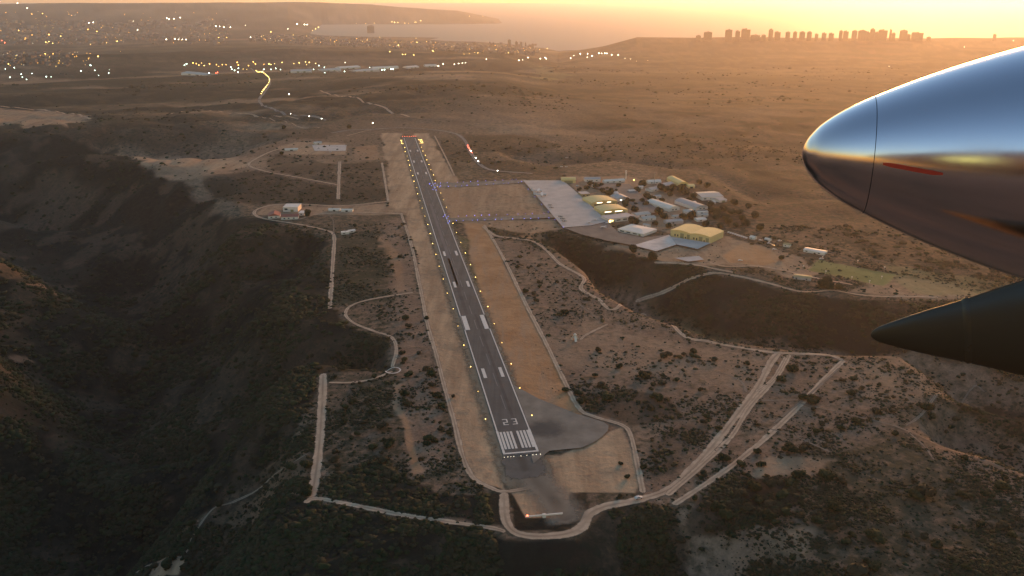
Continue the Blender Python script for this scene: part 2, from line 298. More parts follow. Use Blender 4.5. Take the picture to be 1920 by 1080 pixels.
# ------------------------------------------------------------------ ground mesh + cover masks
A = lambda *p: list(p)
ZONES = [  # attribute, value, soft(px), polygon px
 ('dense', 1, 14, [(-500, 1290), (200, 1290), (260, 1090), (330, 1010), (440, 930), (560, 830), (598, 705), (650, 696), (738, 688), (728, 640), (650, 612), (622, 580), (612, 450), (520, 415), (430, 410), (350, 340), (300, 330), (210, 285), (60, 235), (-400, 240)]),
 ('dense', .75, 10, [(380, 330), (480, 318), (560, 335), (632, 350), (634, 385), (560, 392), (480, 385), (400, 380)]),
 ('dense', .6, 8, [(640, 305), (717, 303), (727, 377), (636, 380)]),
 ('dense', .55, 8, [(512, 290), (632, 308), (630, 342), (500, 318)]),
 ('dense', .95, 16, [(600, 950), (760, 972), (900, 992), (955, 1012), (1080, 1010), (1120, 965), (1200, 945), (1255, 945), (1290, 1000), (1290, 1290), (900, 1290), (560, 1290), (300, 1290), (330, 1120), (420, 1010), (520, 935), (582, 945)]),
 ('dense', .9, 10, [(1290, 955), (1350, 905), (1480, 895), (1500, 940), (1440, 985), (1330, 1000), (1290, 985)]),
 ('dense', .9, 8, [(610, 900), (700, 860), (740, 880), (850, 930), (940, 930), (943, 985), (800, 965), (610, 935)]),
 ('dense', .95, 6, [(952, 930), (968, 935), (985, 965), (1060, 968), (1095, 950), (1100, 975), (1060, 998), (965, 992)]), ('dense', .8, 12, [(1066, 932), (1100, 930), (1095, 965), (1062, 970)]),
 ('dense', .95, 12, [(1005, 440), (1060, 437), (1150, 465), (1220, 490), (1300, 500), (1380, 520), (1500, 552), (1700, 565), (2000, 560), (2100, 720), (1920, 705), (1700, 665), (1580, 662), (1460, 650), (1330, 632), (1200, 578), (1130, 535), (1095, 500), (1040, 465)]),
 ('dense', .55, 12, [(930, 430), (985, 433), (1010, 445), (930, 442)]),
 ('dense', .8, 10, [(230, 1290), (255, 1120), (300, 1040), (440, 930), (560, 830), (602, 790), (586, 935), (520, 935), (420, 1010), (330, 1120), (300, 1290)]),
 ('dense', .55, 20, [(1380, 330), (1560, 370), (1760, 470), (1920, 500), (1920, 560), (1750, 520), (1560, 450), (1420, 410)]), ('dense', .6, 6, [(1225, 345), (1300, 350), (1380, 385), (1420, 430), (1365, 432), (1330, 410), (1290, 370), (1230, 365)]),
 ('dense', .9, 8, [(1795, 780), (1850, 765), (2000, 775), (2000, 850), (1900, 830), (1830, 800)]),
 ('dense', .62, 12, [(1085, 740), (1190, 725), (1260, 745), (1280, 785), (1180, 800), (1110, 775)]),
 ('dense', .5, 20, [(1215, 850), (1280, 800), (1330, 800), (1260, 900), (1215, 900)]),
 ('dense', .7, 10, [(872, 252), (1000, 258), (1060, 275), (1000, 290), (890, 285)]), ('dense', .6, 10, [(900, 300), (1060, 308), (1060, 330), (930, 325)]),
 ('dense', .5, 10, [(560, 240), (640, 245), (600, 262), (470, 268), (470, 250)]), ('dense', .55, 10, [(1160, 300), (1300, 310), (1420, 380), (1350, 400), (1250, 330)]),
 ('dense', .45, 10, [(860, 262), (890, 300), (850, 330), (815, 262)]),
 ('dense', .7, 30, [(-300, 160), (100, 165), (330, 200), (420, 260), (350, 290), (100, 270), (-300, 250)]),
 ('dense', .6, 8, [(260, 100), (480, 92), (700, 100), (840, 106), (760, 118), (600, 114), (420, 118), (280, 120)]),
 ('scrub', .40, 40, [(870, 420), (1100, 500), (1300, 640), (1700, 660), (2000, 720), (2000, 1200), (1300, 1200), (1260, 950), (1200, 930), (1080, 760)]),
 ('scrub', .52, 30, [(1600, 700), (1720, 672), (1920, 735), (2000, 780), (1900, 860), (1700, 800)]),
 ('scrub', .62, 60, [(1500, 860), (1700, 800), (1820, 900), (1950, 1000), (1950, 1200), (1300, 1200), (1500, 930)]),
 ('scrub', .58, 20, [(612, 700), (745, 700), (760, 850), (840, 900), (620, 900)]),
 ('scrub', .68, 20, [(625, 450), (720, 430), (770, 555), (650, 575), (622, 570)]),
 ('scrub', .35, 30, [(720, 410), (760, 410), (850, 860), (770, 900), (745, 640)]),
 ('bare', .95, 5, [(716, 250), (752, 250), (800, 425), (870, 655), (925, 830), (945, 920), (890, 900), (862, 840), (826, 700), (800, 590), (776, 455), (757, 400), (728, 385), (730, 330), (722, 290)]),
 ('bare', .95, 5, [(775, 250), (802, 250), (852, 330), (860, 345), (820, 348), (800, 300)]),
 ('bare', .95, 5, [(905, 845), (945, 852), (1050, 855), (1165, 802), (1205, 900), (1190, 925), (1065, 925), (1062, 972), (985, 972), (960, 925), (940, 900)]),
 ('bare', .55, 6, [(812, 350), (990, 343), (1042, 405), (842, 412)]), ('bare', .5, 5, [(850, 415), (1040, 408), (1056, 430), (990, 438), (910, 425)]),
 ('bare', .55, 6, [(640, 385), (757, 380), (757, 402), (560, 404), (480, 402), (500, 383)]), ('bare', .7, 5, [(520, 275), (560, 266), (650, 268), (650, 290), (530, 290)]),
 ('bare', .7, 8, [(212, 288), (330, 292), (440, 298), (465, 308), (420, 320), (330, 312), (290, 310), (240, 298)]), ('bare', .3, 8, [(290, 312), (400, 318), (440, 322), (380, 338), (300, 332)]),
 ('bare', .7, 8, [(-60, 200), (90, 208), (175, 222), (120, 234), (40, 240), (-60, 222)]), ('bare', .4, 8, [(35, 528), (70, 530), (130, 552), (100, 556)]), ('bare', .5, 5, [(15, 668), (50, 670), (70, 682), (30, 682)]),
 ('bare', .1, 20, [(-80, 462), (60, 462), (110, 470), (150, 490), (185, 520), (140, 540), (20, 520), (-80, 520)]),
 ('bare', .25, 14, [(510, 900), (560, 845), (590, 840), (580, 900), (500, 950), (420, 970), (460, 940)]),
 ('bare', .85, 5, [(280, 1060), (320, 1040), (350, 1050), (335, 1080), (280, 1090)]),
 ('bare', .6, 10, [(1130, 470), (1260, 440), (1370, 445), (1500, 480), (1530, 510), (1480, 520), (1400, 495), (1300, 500), (1220, 490)]),
 ('bare', .5, 12, [(1640, 520), (1760, 530), (1850, 555), (1700, 560), (1600, 545)]),
 ('bare', .22, 40, [(1020, 640), (1100, 600), (1300, 650), (1450, 670), (1400, 730), (1200, 700), (1060, 690)]), ('bare', .25, 30, [(1560, 690), (1720, 668), (1900, 730), (1720, 760), (1620, 745)]),
 ('bare', .5, 20, [(1440, 860), (1560, 860), (1520, 900), (1400, 900)]), ('bare', .35, 20, [(1380, 1000), (1530, 990), (1500, 1060), (1350, 1060)]),
 ('bare', .5, 8, [(1060, 330), (1180, 330), (1260, 350), (1300, 420), (1260, 440), (1140, 410), (1090, 360)]),
 ('orange', .85, 6, [(868, 418), (905, 420), (945, 490), (985, 570), (1020, 640), (1055, 710), (1095, 778), (1040, 770), (965, 725), (925, 625), (890, 510)]),
 ('orange', .35, 4, [(667, 275), (708, 272), (714, 299), (665, 300)]),
 ('orange', .3, 8, [(825, 355), (870, 352), (890, 405), (845, 408)]), ('orange', .4, 5, [(970, 443), (1005, 434), (1022, 446), (990, 449)]),
 ('orange', .85, 6, [(1355, 480), (1395, 455), (1430, 460), (1470, 485), (1430, 498), (1370, 492)]),
 ('orange', .6, 9, [(738, 720), (752, 720), (765, 790), (785, 850), (800, 880), (780, 885), (755, 800)]), ('orange', .4, 9, [(712, 470), (730, 440), (740, 480), (765, 540), (750, 545), (730, 500)]),
 ('orange', .35, 6, [(1220, 484), (1310, 484), (1320, 492), (1240, 497)]),
 ('grass', .8, 4, [(1537, 487), (1680, 516), (1657, 536), (1513, 506)]), ('grass', .35, 12, [(1650, 500), (1920, 530), (1920, 560), (1700, 545)]),
 ('grass', .4, 12, [(1003, 120), (1045, 135), (1080, 140), (1010, 150)]), ('grass', .3, 30, [(830, 440), (860, 445), (905, 560), (880, 540)]),
 ('grass', .25, 20, [(1150, 540), (1260, 590), (1400, 630), (1330, 640), (1200, 575)]),
]
def zone_world():
    out = []
    for a, v, s, p in ZONES:
        q = []
        for (x0, y0), (x1, y1) in zip(p, p[1:]+p[:1]):
            n = max(1, int(math.hypot(x1-x0, y1-y0)/70)); q += [(x0+(x1-x0)*k/n, max(60, y0+(y1-y0)*k/n)) for k in range(n)]
        g = ground(np.clip(q, [-500, 60], [2300, 1300])); out.append((a, v, s, g[:, :2]))
    return out
ZW = zone_world()
def masks(P):
    P = np.asarray(P, float); r = np.hypot(P[:, 0], P[:, 1]); sc = np.clip(r/900, .6, 8)[:, None]
    wp = np.stack([fbm(P[:, 0], P[:, 1], 60, 4), fbm(P[:, 0]+777, P[:, 1], 60, 4)], 1)*14*sc + np.stack([fbm(P[:, 0], P[:, 1]+99, 14, 2), fbm(P[:, 0]+71, P[:, 1], 14, 2)], 1)*3*sc
    M = {k: np.zeros(len(P)) for k in ('dense', 'bare', 'orange', 'grass')}
    far = sstep(2200, 3400, r); th = np.degrees(np.arctan2(P[:, 0], P[:, 1]))
    M['scrub'] = .48+.22*fbm(P[:, 0], P[:, 1], 900, 3) + .08*far
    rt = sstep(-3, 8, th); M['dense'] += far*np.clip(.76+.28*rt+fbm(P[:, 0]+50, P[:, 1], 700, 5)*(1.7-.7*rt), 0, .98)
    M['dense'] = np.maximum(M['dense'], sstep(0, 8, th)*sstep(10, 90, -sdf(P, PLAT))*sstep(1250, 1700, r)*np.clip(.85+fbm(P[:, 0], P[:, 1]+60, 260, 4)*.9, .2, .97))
    band = sstep(.10, .38, fbm(P[:, 0]*.55+150, P[:, 1], 240, 5)); band *= 1-.75*rt; M['bare'] += band*sstep(1500, 2200, r)*.42*(1-sstep(6000, 9000, r)); M['dense'] *= 1-.8*band*sstep(1500, 2200, r)
    hard = {'bare', 'orange', 'grass'}; patch = np.maximum(sstep(.10, .42, fbm(P[:, 0]*.9+400, P[:, 1], 170, 5)), .8*sstep(.08, .26, fbm(P[:, 0]+40, P[:, 1]*.8, 48, 4)))
    for a, v, s, g in ZW:
        lo = g.min(0)-200; hi = g.max(0)+200; m = ((P > lo) & (P < hi)).all(1)
        if not m.any(): continue
        Q = P[m]+wp[m]*(.3 if (a in hard and s <= 6) else 1.0); ss = s*.55*np.clip(r[m]/1600*1.0, .25, 6)
        w = sstep(-ss, ss, sdf(Q, g))
        if a == 'scrub': M[a][m] = M[a][m]*(1-w)+v*w
        else: M[a][m] = np.maximum(M[a][m], w*v)
        if a in hard: M['dense'][m] *= 1-w*min(1, v*1.2); M['scrub'][m] -= w*v*.3
    M['dense'] *= 1-.34*patch
    return M
def polar(name, V, F):
    o = mesh_np(name, V, F, GM, smooth=True)
    M = masks(V[:, :2]); P = V[:, :2].astype(float); e = 4.0; h0 = V[:, 2]; sl_ = np.hypot(height(P+[e, 0])-h0, height(P+[0, e])-h0)/e; M['bare'] *= 1-.85*sstep(.22, .5, sl_)
    for k, v in M.items(): fattr(o, k, np.clip(v, 0, 1))
    return tag(o, kind='structure')
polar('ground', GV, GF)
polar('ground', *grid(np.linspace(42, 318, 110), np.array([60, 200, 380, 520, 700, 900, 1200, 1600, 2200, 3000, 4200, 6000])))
polar('ground', *grid(np.linspace(0, 360, 40), np.array([.5, 30, 60])))
# sea
SM, nt, b = newmat('sea_water'); b.inputs['Base Color'].default_value = (.17, .135, .105, 1); b.inputs['Roughness'].default_value = .6; b.inputs['Specular IOR Level'].default_value = .12
f = nz(nt, .002, 5, .6, 0, None, (.25, 3, 1)); bp = nt.nodes.new('ShaderNodeBump'); bp.inputs['Strength'].default_value = .25; bp.inputs['Distance'].default_value = 40; nt.links.new(f, bp.inputs['Height']); nt.links.new(bp.outputs[0], b.inputs['Normal'])
tag(mesh_np('sea', [(-44000, 5000, -333), (44000, 5000, -333), (44000, 60000, -333), (-44000, 60000, -333)], [(0, 1, 2, 3)], SM), kind='structure')

# ------------------------------------------------------------------ tracks and roads
def smooth_line(P, step):
    P = np.asarray(P, float); out = []
    Q = np.vstack([2*P[0]-P[1], P, 2*P[-1]-P[-2]])
    for i in range(1, len(Q)-2):
        n = max(2, int(np.hypot(*(Q[i+1]-Q[i])[:2])/step))
        for k in range(n):
            t = k/n; a, b_, c, d = Q[i-1], Q[i], Q[i+1], Q[i+2]
            out.append(.5*((2*b_)+(-a+c)*t+(2*a-5*b_+4*c-d)*t*t+(-a+3*b_-3*c+d)*t**3))
    out.append(P[-1]); return np.array(out)
_zo = [.30]
def track(name, px, width, mat, kind='structure', z=None, jit=1.0, world=None):
    g = np.asarray(world, float) if world is not None else ground(px)[:, :2]; L_ = smooth_line(g, max(3., width*.6)); n = len(L_)
    tg = np.gradient(L_, axis=0); tg /= np.maximum(np.hypot(tg[:, 0], tg[:, 1]), 1e-6)[:, None]; nn = np.stack([-tg[:, 1], tg[:, 0]], 1)
    wj = width*(1+jit*(.28*fbm(L_[:, 0], L_[:, 1], 25, 3)+.2*fbm(L_[:, 0]+300, L_[:, 1], 9, 2))); _zo[0] += .013; zz = _zo[0] if z is None else z
    cs = np.array([-1, -.8, -.4, 0, .4, .8, 1]); V = []; E_ = []
    for c in cs:
        q = L_+nn*(c*wj/2*1.35)[:, None]; V.append(np.concatenate([q, (height(q)+zz)[:, None]], 1)); e = np.full(n, (1-abs(c))*1.25)
        e[0] = e[-1] = 0; E_.append(e)
    V = np.stack(V, 1).reshape(-1, 3); k = len(cs); i = np.arange(n*k).reshape(n, k)
    F = np.stack([i[:-1, :-1], i[1:, :-1], i[1:, 1:], i[:-1, 1:]], -1).reshape(-1, 4)[:, ::-1]
    o = mesh_np(name, V, F, mat, smooth=True); fattr(o, 'edge', np.stack(E_, 1).ravel()); return tag(o, kind=kind)
TR = [
 ([(606, 700), (604, 760), (598, 840), (591, 895), (583, 935)], 7.5), ([(570, 945), (590, 935), (650, 945), (760, 967), (850, 980), (920, 990), (950, 998)], 4.5),
 ([(945, 922), (946, 955), (950, 980), (965, 998), (1000, 1006), (1060, 1002), (1092, 988), (1105, 965), (1135, 950), (1200, 937), (1255, 918), (1285, 893), (1335, 838), (1390, 768), (1420, 728), (1445, 680), (1460, 662)], 7),
 ([(752, 400), (770, 455), (782, 510), (792, 560), (802, 610), (818, 665), (832, 720), (850, 785), (866, 850), (885, 893), (920, 915), (948, 922), (1000, 914)], 4.2),
 ([(716, 305), (722, 340), (728, 377)], 4.2),
 ([(908, 422), (942, 480), (986, 570), (1022, 640), (1056, 710), (1085, 765), (1112, 781), (1165, 797), (1182, 815), (1195, 870), (1206, 926)], 4.2),
 ([(905, 425), (930, 442), (965, 447), (1000, 453), (1025, 470), (1050, 495), (1086, 515), (1096, 524), (1090, 542), (1120, 560), (1155, 579), (1205, 590), (1270, 619), (1330, 641), (1400, 654), (1460, 662), (1550, 666), (1582, 676)], 5),
 ([(1582, 676), (1545, 712), (1475, 785), (1400, 852), (1335, 900), (1262, 948)], 5), ([(1575, 690), (1520, 738), (1450, 795)], 2.5),
 ([(1480, 665), (1467, 690), (1445, 720), (1405, 765), (1370, 820), (1310, 878), (1250, 930)], 4.5),
 ([(1418, 735), (1450, 710), (1475, 668)], 3.5), ([(1420, 752), (1500, 750)], 2.5),
 ([(940, 455), (1005, 503), (1075, 562), (1122, 600)], 2.2), ([(1140, 608), (1100, 628), (1088, 638)], 3), ([(1400, 738), (1388, 715), (1340, 695)], 2.5),
 ([(1500, 757), (1620, 785), (1695, 806), (1800, 850), (1930, 897)], 2.6), ([(1697, 800), (1730, 775), (1810, 745), (1850, 735)], 2.6), ([(1700, 808), (1735, 840), (1755, 870)], 2),
 ([(1420, 800), (1480, 815), (1560, 850)], 2),
 ([(545, 275), (512, 283), (482, 297), (467, 310), (500, 322), (560, 333), (634, 347)], 5), ([(637, 303), (634, 374)], 6),
 ([(730, 378), (640, 386), (560, 383), (510, 385), (478, 396), (490, 409), (560, 421), (610, 432), (626, 442), (625, 480), (621, 540), (618, 580)], 5),
 ([(757, 402), (680, 399), (600, 402), (560, 412)], 4), ([(618, 405), (625, 415), (626, 440)], 2.5),
 ([(775, 549), (700, 561), (660, 573), (648, 590), (665, 607), (700, 621), (735, 634), (743, 660), (735, 690)], 3.6), ([(737, 697), (700, 711), (660, 718), (615, 718)], 3), ([(740, 672), (780, 665), (806, 657)], 2.6),
 ([(195, 1120), (320, 1050), (365, 1000), (400, 955), (430, 945), (500, 905), (550, 868), (582, 850)], 2.4),
 ([(0, 199), (40, 203), (90, 208), (170, 224)], 8), ([(315, 215), (350, 209), (420, 211), (480, 218), (560, 224)], 6), ([(600, 170), (680, 191), (768, 219)], 8),
 ([(1195, 566), (1260, 541), (1300, 521), (1350, 513), (1430, 529), (1500, 547), (1560, 545), (1640, 556), (1760, 558)], 4), ([(1545, 541), (1580, 529)], 4), ([(1190, 566), (1225, 555)], 4),
 ([(1225, 493), (1300, 497), (1340, 505), (1380, 512)], 4), ([(1330, 493), (1360, 500), (1420, 500), (1470, 508), (1520, 520), (1600, 535)], 4),
 ([(650, 255), (700, 243), (745, 240)], 3.4), ([(600, 240), (560, 238), (470, 214)], 4), ([(815, 255), (838, 300), (852, 330)], 3),
]
FARW = {}
for px, w in TR: track('dirt_track', px, w, M_dirt if w > 2.7 else M_dirtdim)
track('road', [(470, 128), (495, 137), (506, 150), (500, 168), (487, 186), (492, 198), (520, 209), (560, 217), (612, 226)], 9, M_road)
track('road', [(620, 250), (660, 244), (700, 243), (750, 240), (805, 243), (850, 250), (870, 262), (882, 285), (897, 306), (925, 320), (1000, 326)], 8, M_road)
def sheet(name, px, z, mat, parent=None, world=None, soft=None):
    g = np.asarray(world if world is not None else g0(px)); g = np.asarray(g)
    V = [(x, y, z) for x, y in g]; me = bpy.data.meshes.new(name); me.from_pydata(V, [], [list(range(len(V)))]); me.update()
    if me.polygons[0].normal.z < 0: me.flip_normals()
    me.materials.append(mat); o = bpy.data.objects.new(name, me); C.objects.link(o)
    if parent: o.parent = parent
    else: tag(o, kind='structure')
    if soft:
        pass
    return o

# ------------------------------------------------------------------ runway
T0 = (g0([(943.5, 852)])[0]+g0([(1010.9, 849)])[0])/2; T1 = g0([(767, 257)])[0]
ax = T1-T0; RL = float(np.hypot(*ax)); ax /= RL; nr = np.array([ax[1], -ax[0]])          # nr points right
def rw(s, o): q = T0+ax*s+nr*o; return (float(q[0]), float(q[1]))
def rect(s0, s1, o0, o1): return [rw(s0, o0), rw(s0, o1), rw(s1, o1), rw(s1, o0)]
M_sh2 = softmat('shoulder_soft', (.165, .128, .092), (.235, .185, .135), .5); M_or = softmat('overrun_soft', (.23, .175, .135), (.32, .245, .185), .9, .7)
track('runway_shoulder', None, 40, M_sh2, z=.34, jit=.25, world=[rw(q, -1.5) for q in np.linspace(-60, RL+16, 40)])
sheet('turning_pad', [(962, 722), (1010, 748), (1080, 776), (1112, 786), (1132, 792), (1141, 799), (1140, 808), (1128, 820), (1110, 832), (1090, 840), (1030, 846), (1000, 870)], .40, M_pad3)
def soft_patch(name, c, rx, ry, z, mat):
    q = [c]+[(c[0]+rx*math.cos(t), c[1]+ry*math.sin(t)) for t in np.linspace(0, 2*math.pi, 40, endpoint=False)]; g = g0(q); V = [(x, y, z) for x, y in g]
    o = mesh_np(name, V, [(0, 1+k, 1+(k+1) % 40) for k in range(40)], mat); fattr(o, 'edge', [1.1]+[0]*40); return tag(o, kind='structure')
soft_patch('tarmac_stain', (1022, 806), 58, 22, .47, softmat('stain', (.10, .086, .078), (.13, .112, .102), .8, .6))
track('overrun', None, 33, M_or, z=.44, jit=.35, world=[rw(-2, 1), rw(-40, 4), rw(-70, 12), rw(-90, 15), rw(-106, 16)]); track('overrun_patch', None, 27, softmat('overrun_tarmac', (.115, .097, .084), (.15, .126, .11), .18), z=.50, jit=.1, world=[rw(1, -1.5), rw(-14, -1.5), rw(-40, -1.5)])
RWY = sheet('runway', None, .55, M_run, world=rect(-3, RL, -15.5, 15.5))
def marks(name, rects, z=.68, mat=M_mark):
    V = []; F = []
    for q in rects: n = len(V); V += [(x, y, z) for x, y in q]; F.append((n, n+1, n+2, n+3))
    me = bpy.data.meshes.new(name); me.from_pydata(V, [], F); me.materials.append(mat); o = bpy.data.objects.new(name, me); C.objects.link(o); o.parent = RWY; return o
marks('threshold_bar', [rect(0, 2.2, -15, 15)])
for k in range(8):
    o0 = (-12.1+3.0*(k if k < 4 else k+.9))*1.0; marks('threshold_stripe', [rect(8, 38, o0-1.0+.6, o0+1.0+.6)])
marks('side_line', [rect(2, 40, -15.2, -13.2), rect(40, RL-20, -14.9, -13.7)]); marks('side_line', [rect(2, 40, 13.2, 15.2), rect(40, RL-20, 13.7, 14.9)])
def seg(rs, s0, o0, sc=1.0): return [rect(s0+a, s0+b_, o0+c, o0+d) for a, b_, c, d in rs]
h_, w_, t_ = 11.0, 4.6, 1.15
two = [(h_-t_, h_, 0, w_), (h_/2, h_-t_, w_-t_, w_), (h_/2-t_, h_/2, 0, w_), (t_, h_/2-t_, 0, t_), (0, t_, 0, w_)]
three = [(h_-t_, h_, 0, w_), (0, h_-t_, w_-t_, w_), (h_/2-t_, h_/2, 1.3, w_-t_), (0, t_, 0, w_-t_)]
marks('runway_digit', seg(two, 50, -6.6)); marks('runway_digit', seg(three, 50, 1.6))
for s in (150, 430, 572): marks('touchdown_mark', [rect(s, s+23, -10.5, -7.2)]); marks('touchdown_mark', [rect(s, s+23, 7.2, 10.5)])
marks('aiming_block', [rect(280, 325, -14.6, -8.2)]); marks('aiming_block', [rect(280, 325, 8.6, 15.0)])
for s in (RL-500, RL-365, RL-225): marks('touchdown_mark', [rect(s, s+23, -10.5, -7.0)]); marks('touchdown_mark', [rect(s, s+23, 7.0, 10.5)])
for k in range(28): s = 80+k*50; marks('centre_dash', [rect(s, s+30, -.4, .5)], .68, M_cl)
marks('rubber_streak', [rect(60, 330, 2.5, 5.2)], .62, M_patch); marks('rubber_streak', [rect(440, 900, -6.5, -2.2)], .62, asph('old_seal', (.13, .112, .108), .15)); marks('rubber_streak', [rect(330, 560, -8, -4)], .62, M_patch)
# taxiways, apron
sheet('taxiway', [(800, 346), (815, 343), (870, 342), (985, 337), (990, 342), (880, 350), (815, 352)], .42, M_shoul); sheet('taxiway', [(832, 408), (850, 409), (940, 407), (1035, 401), (1043, 408), (940, 413), (850, 415), (838, 421)], .42, M_shoul)
sheet('apron', [(981, 338.5), (1052, 338.5), (1062, 344), (1086, 365), (1127, 404), (1137, 416), (1108, 423), (1056, 427)], .46, M_apron)
sheet('apron_extension', [(1058, 428), (1108, 424), (1138, 417), (1160, 436), (1205, 446), (1255, 440), (1187, 460), (1140, 452), (1090, 440)], .43, M_ext)
sheet('concrete_pad', [(1187, 460.5), (1255, 440.5), (1268, 459), (1230, 471.5)], .47, M_pad); sheet('concrete_pad', [(1257, 444), (1333, 456), (1308, 467.5), (1269, 459)], .49, M_pad2)
sheet('yard', [(585, 272), (650, 272), (648, 283), (590, 283)], .3, M_apron); sheet('yard', [(1100, 345), (1180, 345), (1240, 400), (1200, 400), (1170, 372)], .36, M_ext)
sheet('dirt_lot', [(1265, 484), (1310, 480), (1320, 487), (1290, 491)], .36, M_pad2)

# ------------------------------------------------------------------ buildings
def building(name, label, A_, B_, D, h, roof='gable', rh=2.5, wall=M_white, rmat=M_wroof, doors=(), wins=(), swins=(), group=None, cat='building', axis='x', bays=1, extra=None, mdepth=None):
    """A_, B_: pixels of the front wall's foot (left, right); D: depth in metres behind it."""
    a, b_ = g0([A_])[0], g0([B_])[0]; za = float(min(height([a])[0], height([b_])[0])); a = ground([A_])[0][:2]; b_ = ground([B_])[0][:2]
    u = b_-a; w = float(np.hypot(*u)); rz = math.atan2(u[1], u[0]); mid_ = (a+b_)/2; za = float(height([mid_])[0])
    r = empty(name, (mid_[0], mid_[1], za), rz, label=label, cat=cat, group=group); x0, x1 = -w/2, w/2
    wl_ = MB().box(x0, 0, -4, x1, D, h)
    rf = MB(); e = .5
    if roof == 'flat':
        rf.box(x0-.3, -.3, h+.005, x1+.3, D+.3, h+.45)
    elif roof == 'gable':
        if axis == 'x':
            rf.add([(x0-e, -e, h+.02), (x1+e, -e, h+.02), (x1+e, D/2, h+rh), (x0-e, D/2, h+rh), (x0-e, D+e, h+.02), (x1+e, D+e, h+.02)], [(0, 1, 2, 3), (3, 2, 5, 4), (0, 3, 4), (1, 5, 2), (0, 4, 5, 1)])
        else:
            rf.add([(x0-e, -e, h+.02), (x1+e, -e, h+.02), (0, -e, h+rh), (x0-e, D+e, h+.02), (x1+e, D+e, h+.02), (0, D+e, h+rh)], [(0, 2, 5, 3), (1, 4, 5, 2), (0, 1, 2), (3, 5, 4), (0, 3, 4, 1)])
    elif roof == 'hip':
        q = min(w, D)*.42
        rf.add([(x0-e, -e, h+.02), (x1+e, -e, h+.02), (x1+e, D+e, h+.02), (x0-e, D+e, h+.02), (x0+q, D/2-.2 if w > D else q, h+rh), (x1-q, D/2-.2 if w > D else q, h+rh), (x1-q, D/2+.2 if w > D else D-q, h+rh), (x0+q, D/2+.2 if w > D else D-q, h+rh)],
               [(0, 1, 5, 4), (1, 2, 6, 5), (2, 3, 7, 6), (3, 0, 4, 7), (4, 5, 6, 7), (0, 3, 2, 1)])
    elif roof == 'barrel':
        n = 12; span = (x1-x0)/bays if axis == 'y' else D+2*e
        for bq in range(bays):
            o0 = x0+bq*span if axis == 'y' else -e
            pr = [(o0+span*k/n, h+.02+rh*max(0, math.sin(math.pi*k/n))**.9) for k in range(n+1)]
            if axis == 'y': rf.extr(pr, -.8, D+.8)
            else: rf.add([(x0-.8, p, z) for p, z in pr]+[(x1+.8, p, z) for p, z in pr], [tuple(range(n+1)), tuple(range(2*n+1, n, -1))]+[(i, n+1+i, n+1+(i+1) % (n+1), (i+1) % (n+1)) for i in range(n+1)])
    wl_.build('wall', wall, r); rf.build('roof', rmat, r)
    for (p0, p1, z1, m) in doors: MB().box(x0+w*p0, -.12, 0.02, x0+w*p1, -.004, z1).build('door', m, r)
    for (p0, p1, z0, z1, m) in wins: MB().box(x0+w*p0, -.1, z0, x0+w*p1, -.003, z1).build('window', m, r)
    for (p0, p1, z0, z1, m) in swins: MB().box(x1+.003, D*p0, z0, x1+.1, D*p1, z1).build('window', m, r)
    if extra: extra(r, w, D, h)
    return r
GH = 'hangars beside the apron'; GB = 'buildings of the airfield'; GR = 'buildings on the left spur'
def skylights(r, w, D, h):
    for x, y in ((-.1, .35), (.14, .35), (0, .62)): MB().box(w*x, D*y, h+2.2, w*x+w*.14, D*y+1.6, h+3.4).build('skylight', E_pw, r)
bigw = [(.10, .135, 2, 5.2, M_dark), (.17, .205, 2, 5.2, M_dark), (.37, .40, 1, 3.6, M_dark), (.58, .615, 2, 5.2, M_dark), (.65, .685, 2, 5.2, M_dark), (.84, .87, 1, 4, M_dark)]
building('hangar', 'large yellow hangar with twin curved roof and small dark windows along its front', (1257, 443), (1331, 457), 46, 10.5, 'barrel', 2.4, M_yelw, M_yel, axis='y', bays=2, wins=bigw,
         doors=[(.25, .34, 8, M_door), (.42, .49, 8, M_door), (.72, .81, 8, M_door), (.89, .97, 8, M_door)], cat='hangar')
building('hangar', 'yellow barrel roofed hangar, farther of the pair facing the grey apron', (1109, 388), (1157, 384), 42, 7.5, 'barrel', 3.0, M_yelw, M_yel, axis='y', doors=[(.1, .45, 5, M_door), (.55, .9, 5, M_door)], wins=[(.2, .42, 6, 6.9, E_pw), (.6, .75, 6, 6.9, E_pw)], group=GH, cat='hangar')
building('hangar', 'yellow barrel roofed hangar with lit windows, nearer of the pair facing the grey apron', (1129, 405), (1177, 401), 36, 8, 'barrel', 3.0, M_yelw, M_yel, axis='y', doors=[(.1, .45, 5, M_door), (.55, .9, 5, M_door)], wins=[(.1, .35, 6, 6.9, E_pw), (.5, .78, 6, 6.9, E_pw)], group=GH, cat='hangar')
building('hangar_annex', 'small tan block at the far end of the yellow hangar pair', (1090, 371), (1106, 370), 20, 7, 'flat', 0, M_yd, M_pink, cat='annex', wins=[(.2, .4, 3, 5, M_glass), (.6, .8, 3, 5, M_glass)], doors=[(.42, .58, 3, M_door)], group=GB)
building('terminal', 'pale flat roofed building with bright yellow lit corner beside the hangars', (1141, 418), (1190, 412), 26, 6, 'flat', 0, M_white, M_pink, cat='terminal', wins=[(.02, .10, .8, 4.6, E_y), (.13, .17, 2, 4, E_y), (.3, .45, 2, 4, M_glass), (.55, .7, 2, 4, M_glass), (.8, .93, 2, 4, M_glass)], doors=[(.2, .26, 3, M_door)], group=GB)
building('office_block', 'low white building with a wide shallow roof left of the large yellow hangar', (1158, 434), (1206, 444), 40, 4.6, 'hip', 1.8, M_white, M_wroof, wins=[(.1, .25, 1.4, 3, M_glass), (.35, .5, 1.4, 3, M_glass), (.6, .75, 1.4, 3, M_glass)], doors=[(.82, .9, 3, M_door)], group=GB)
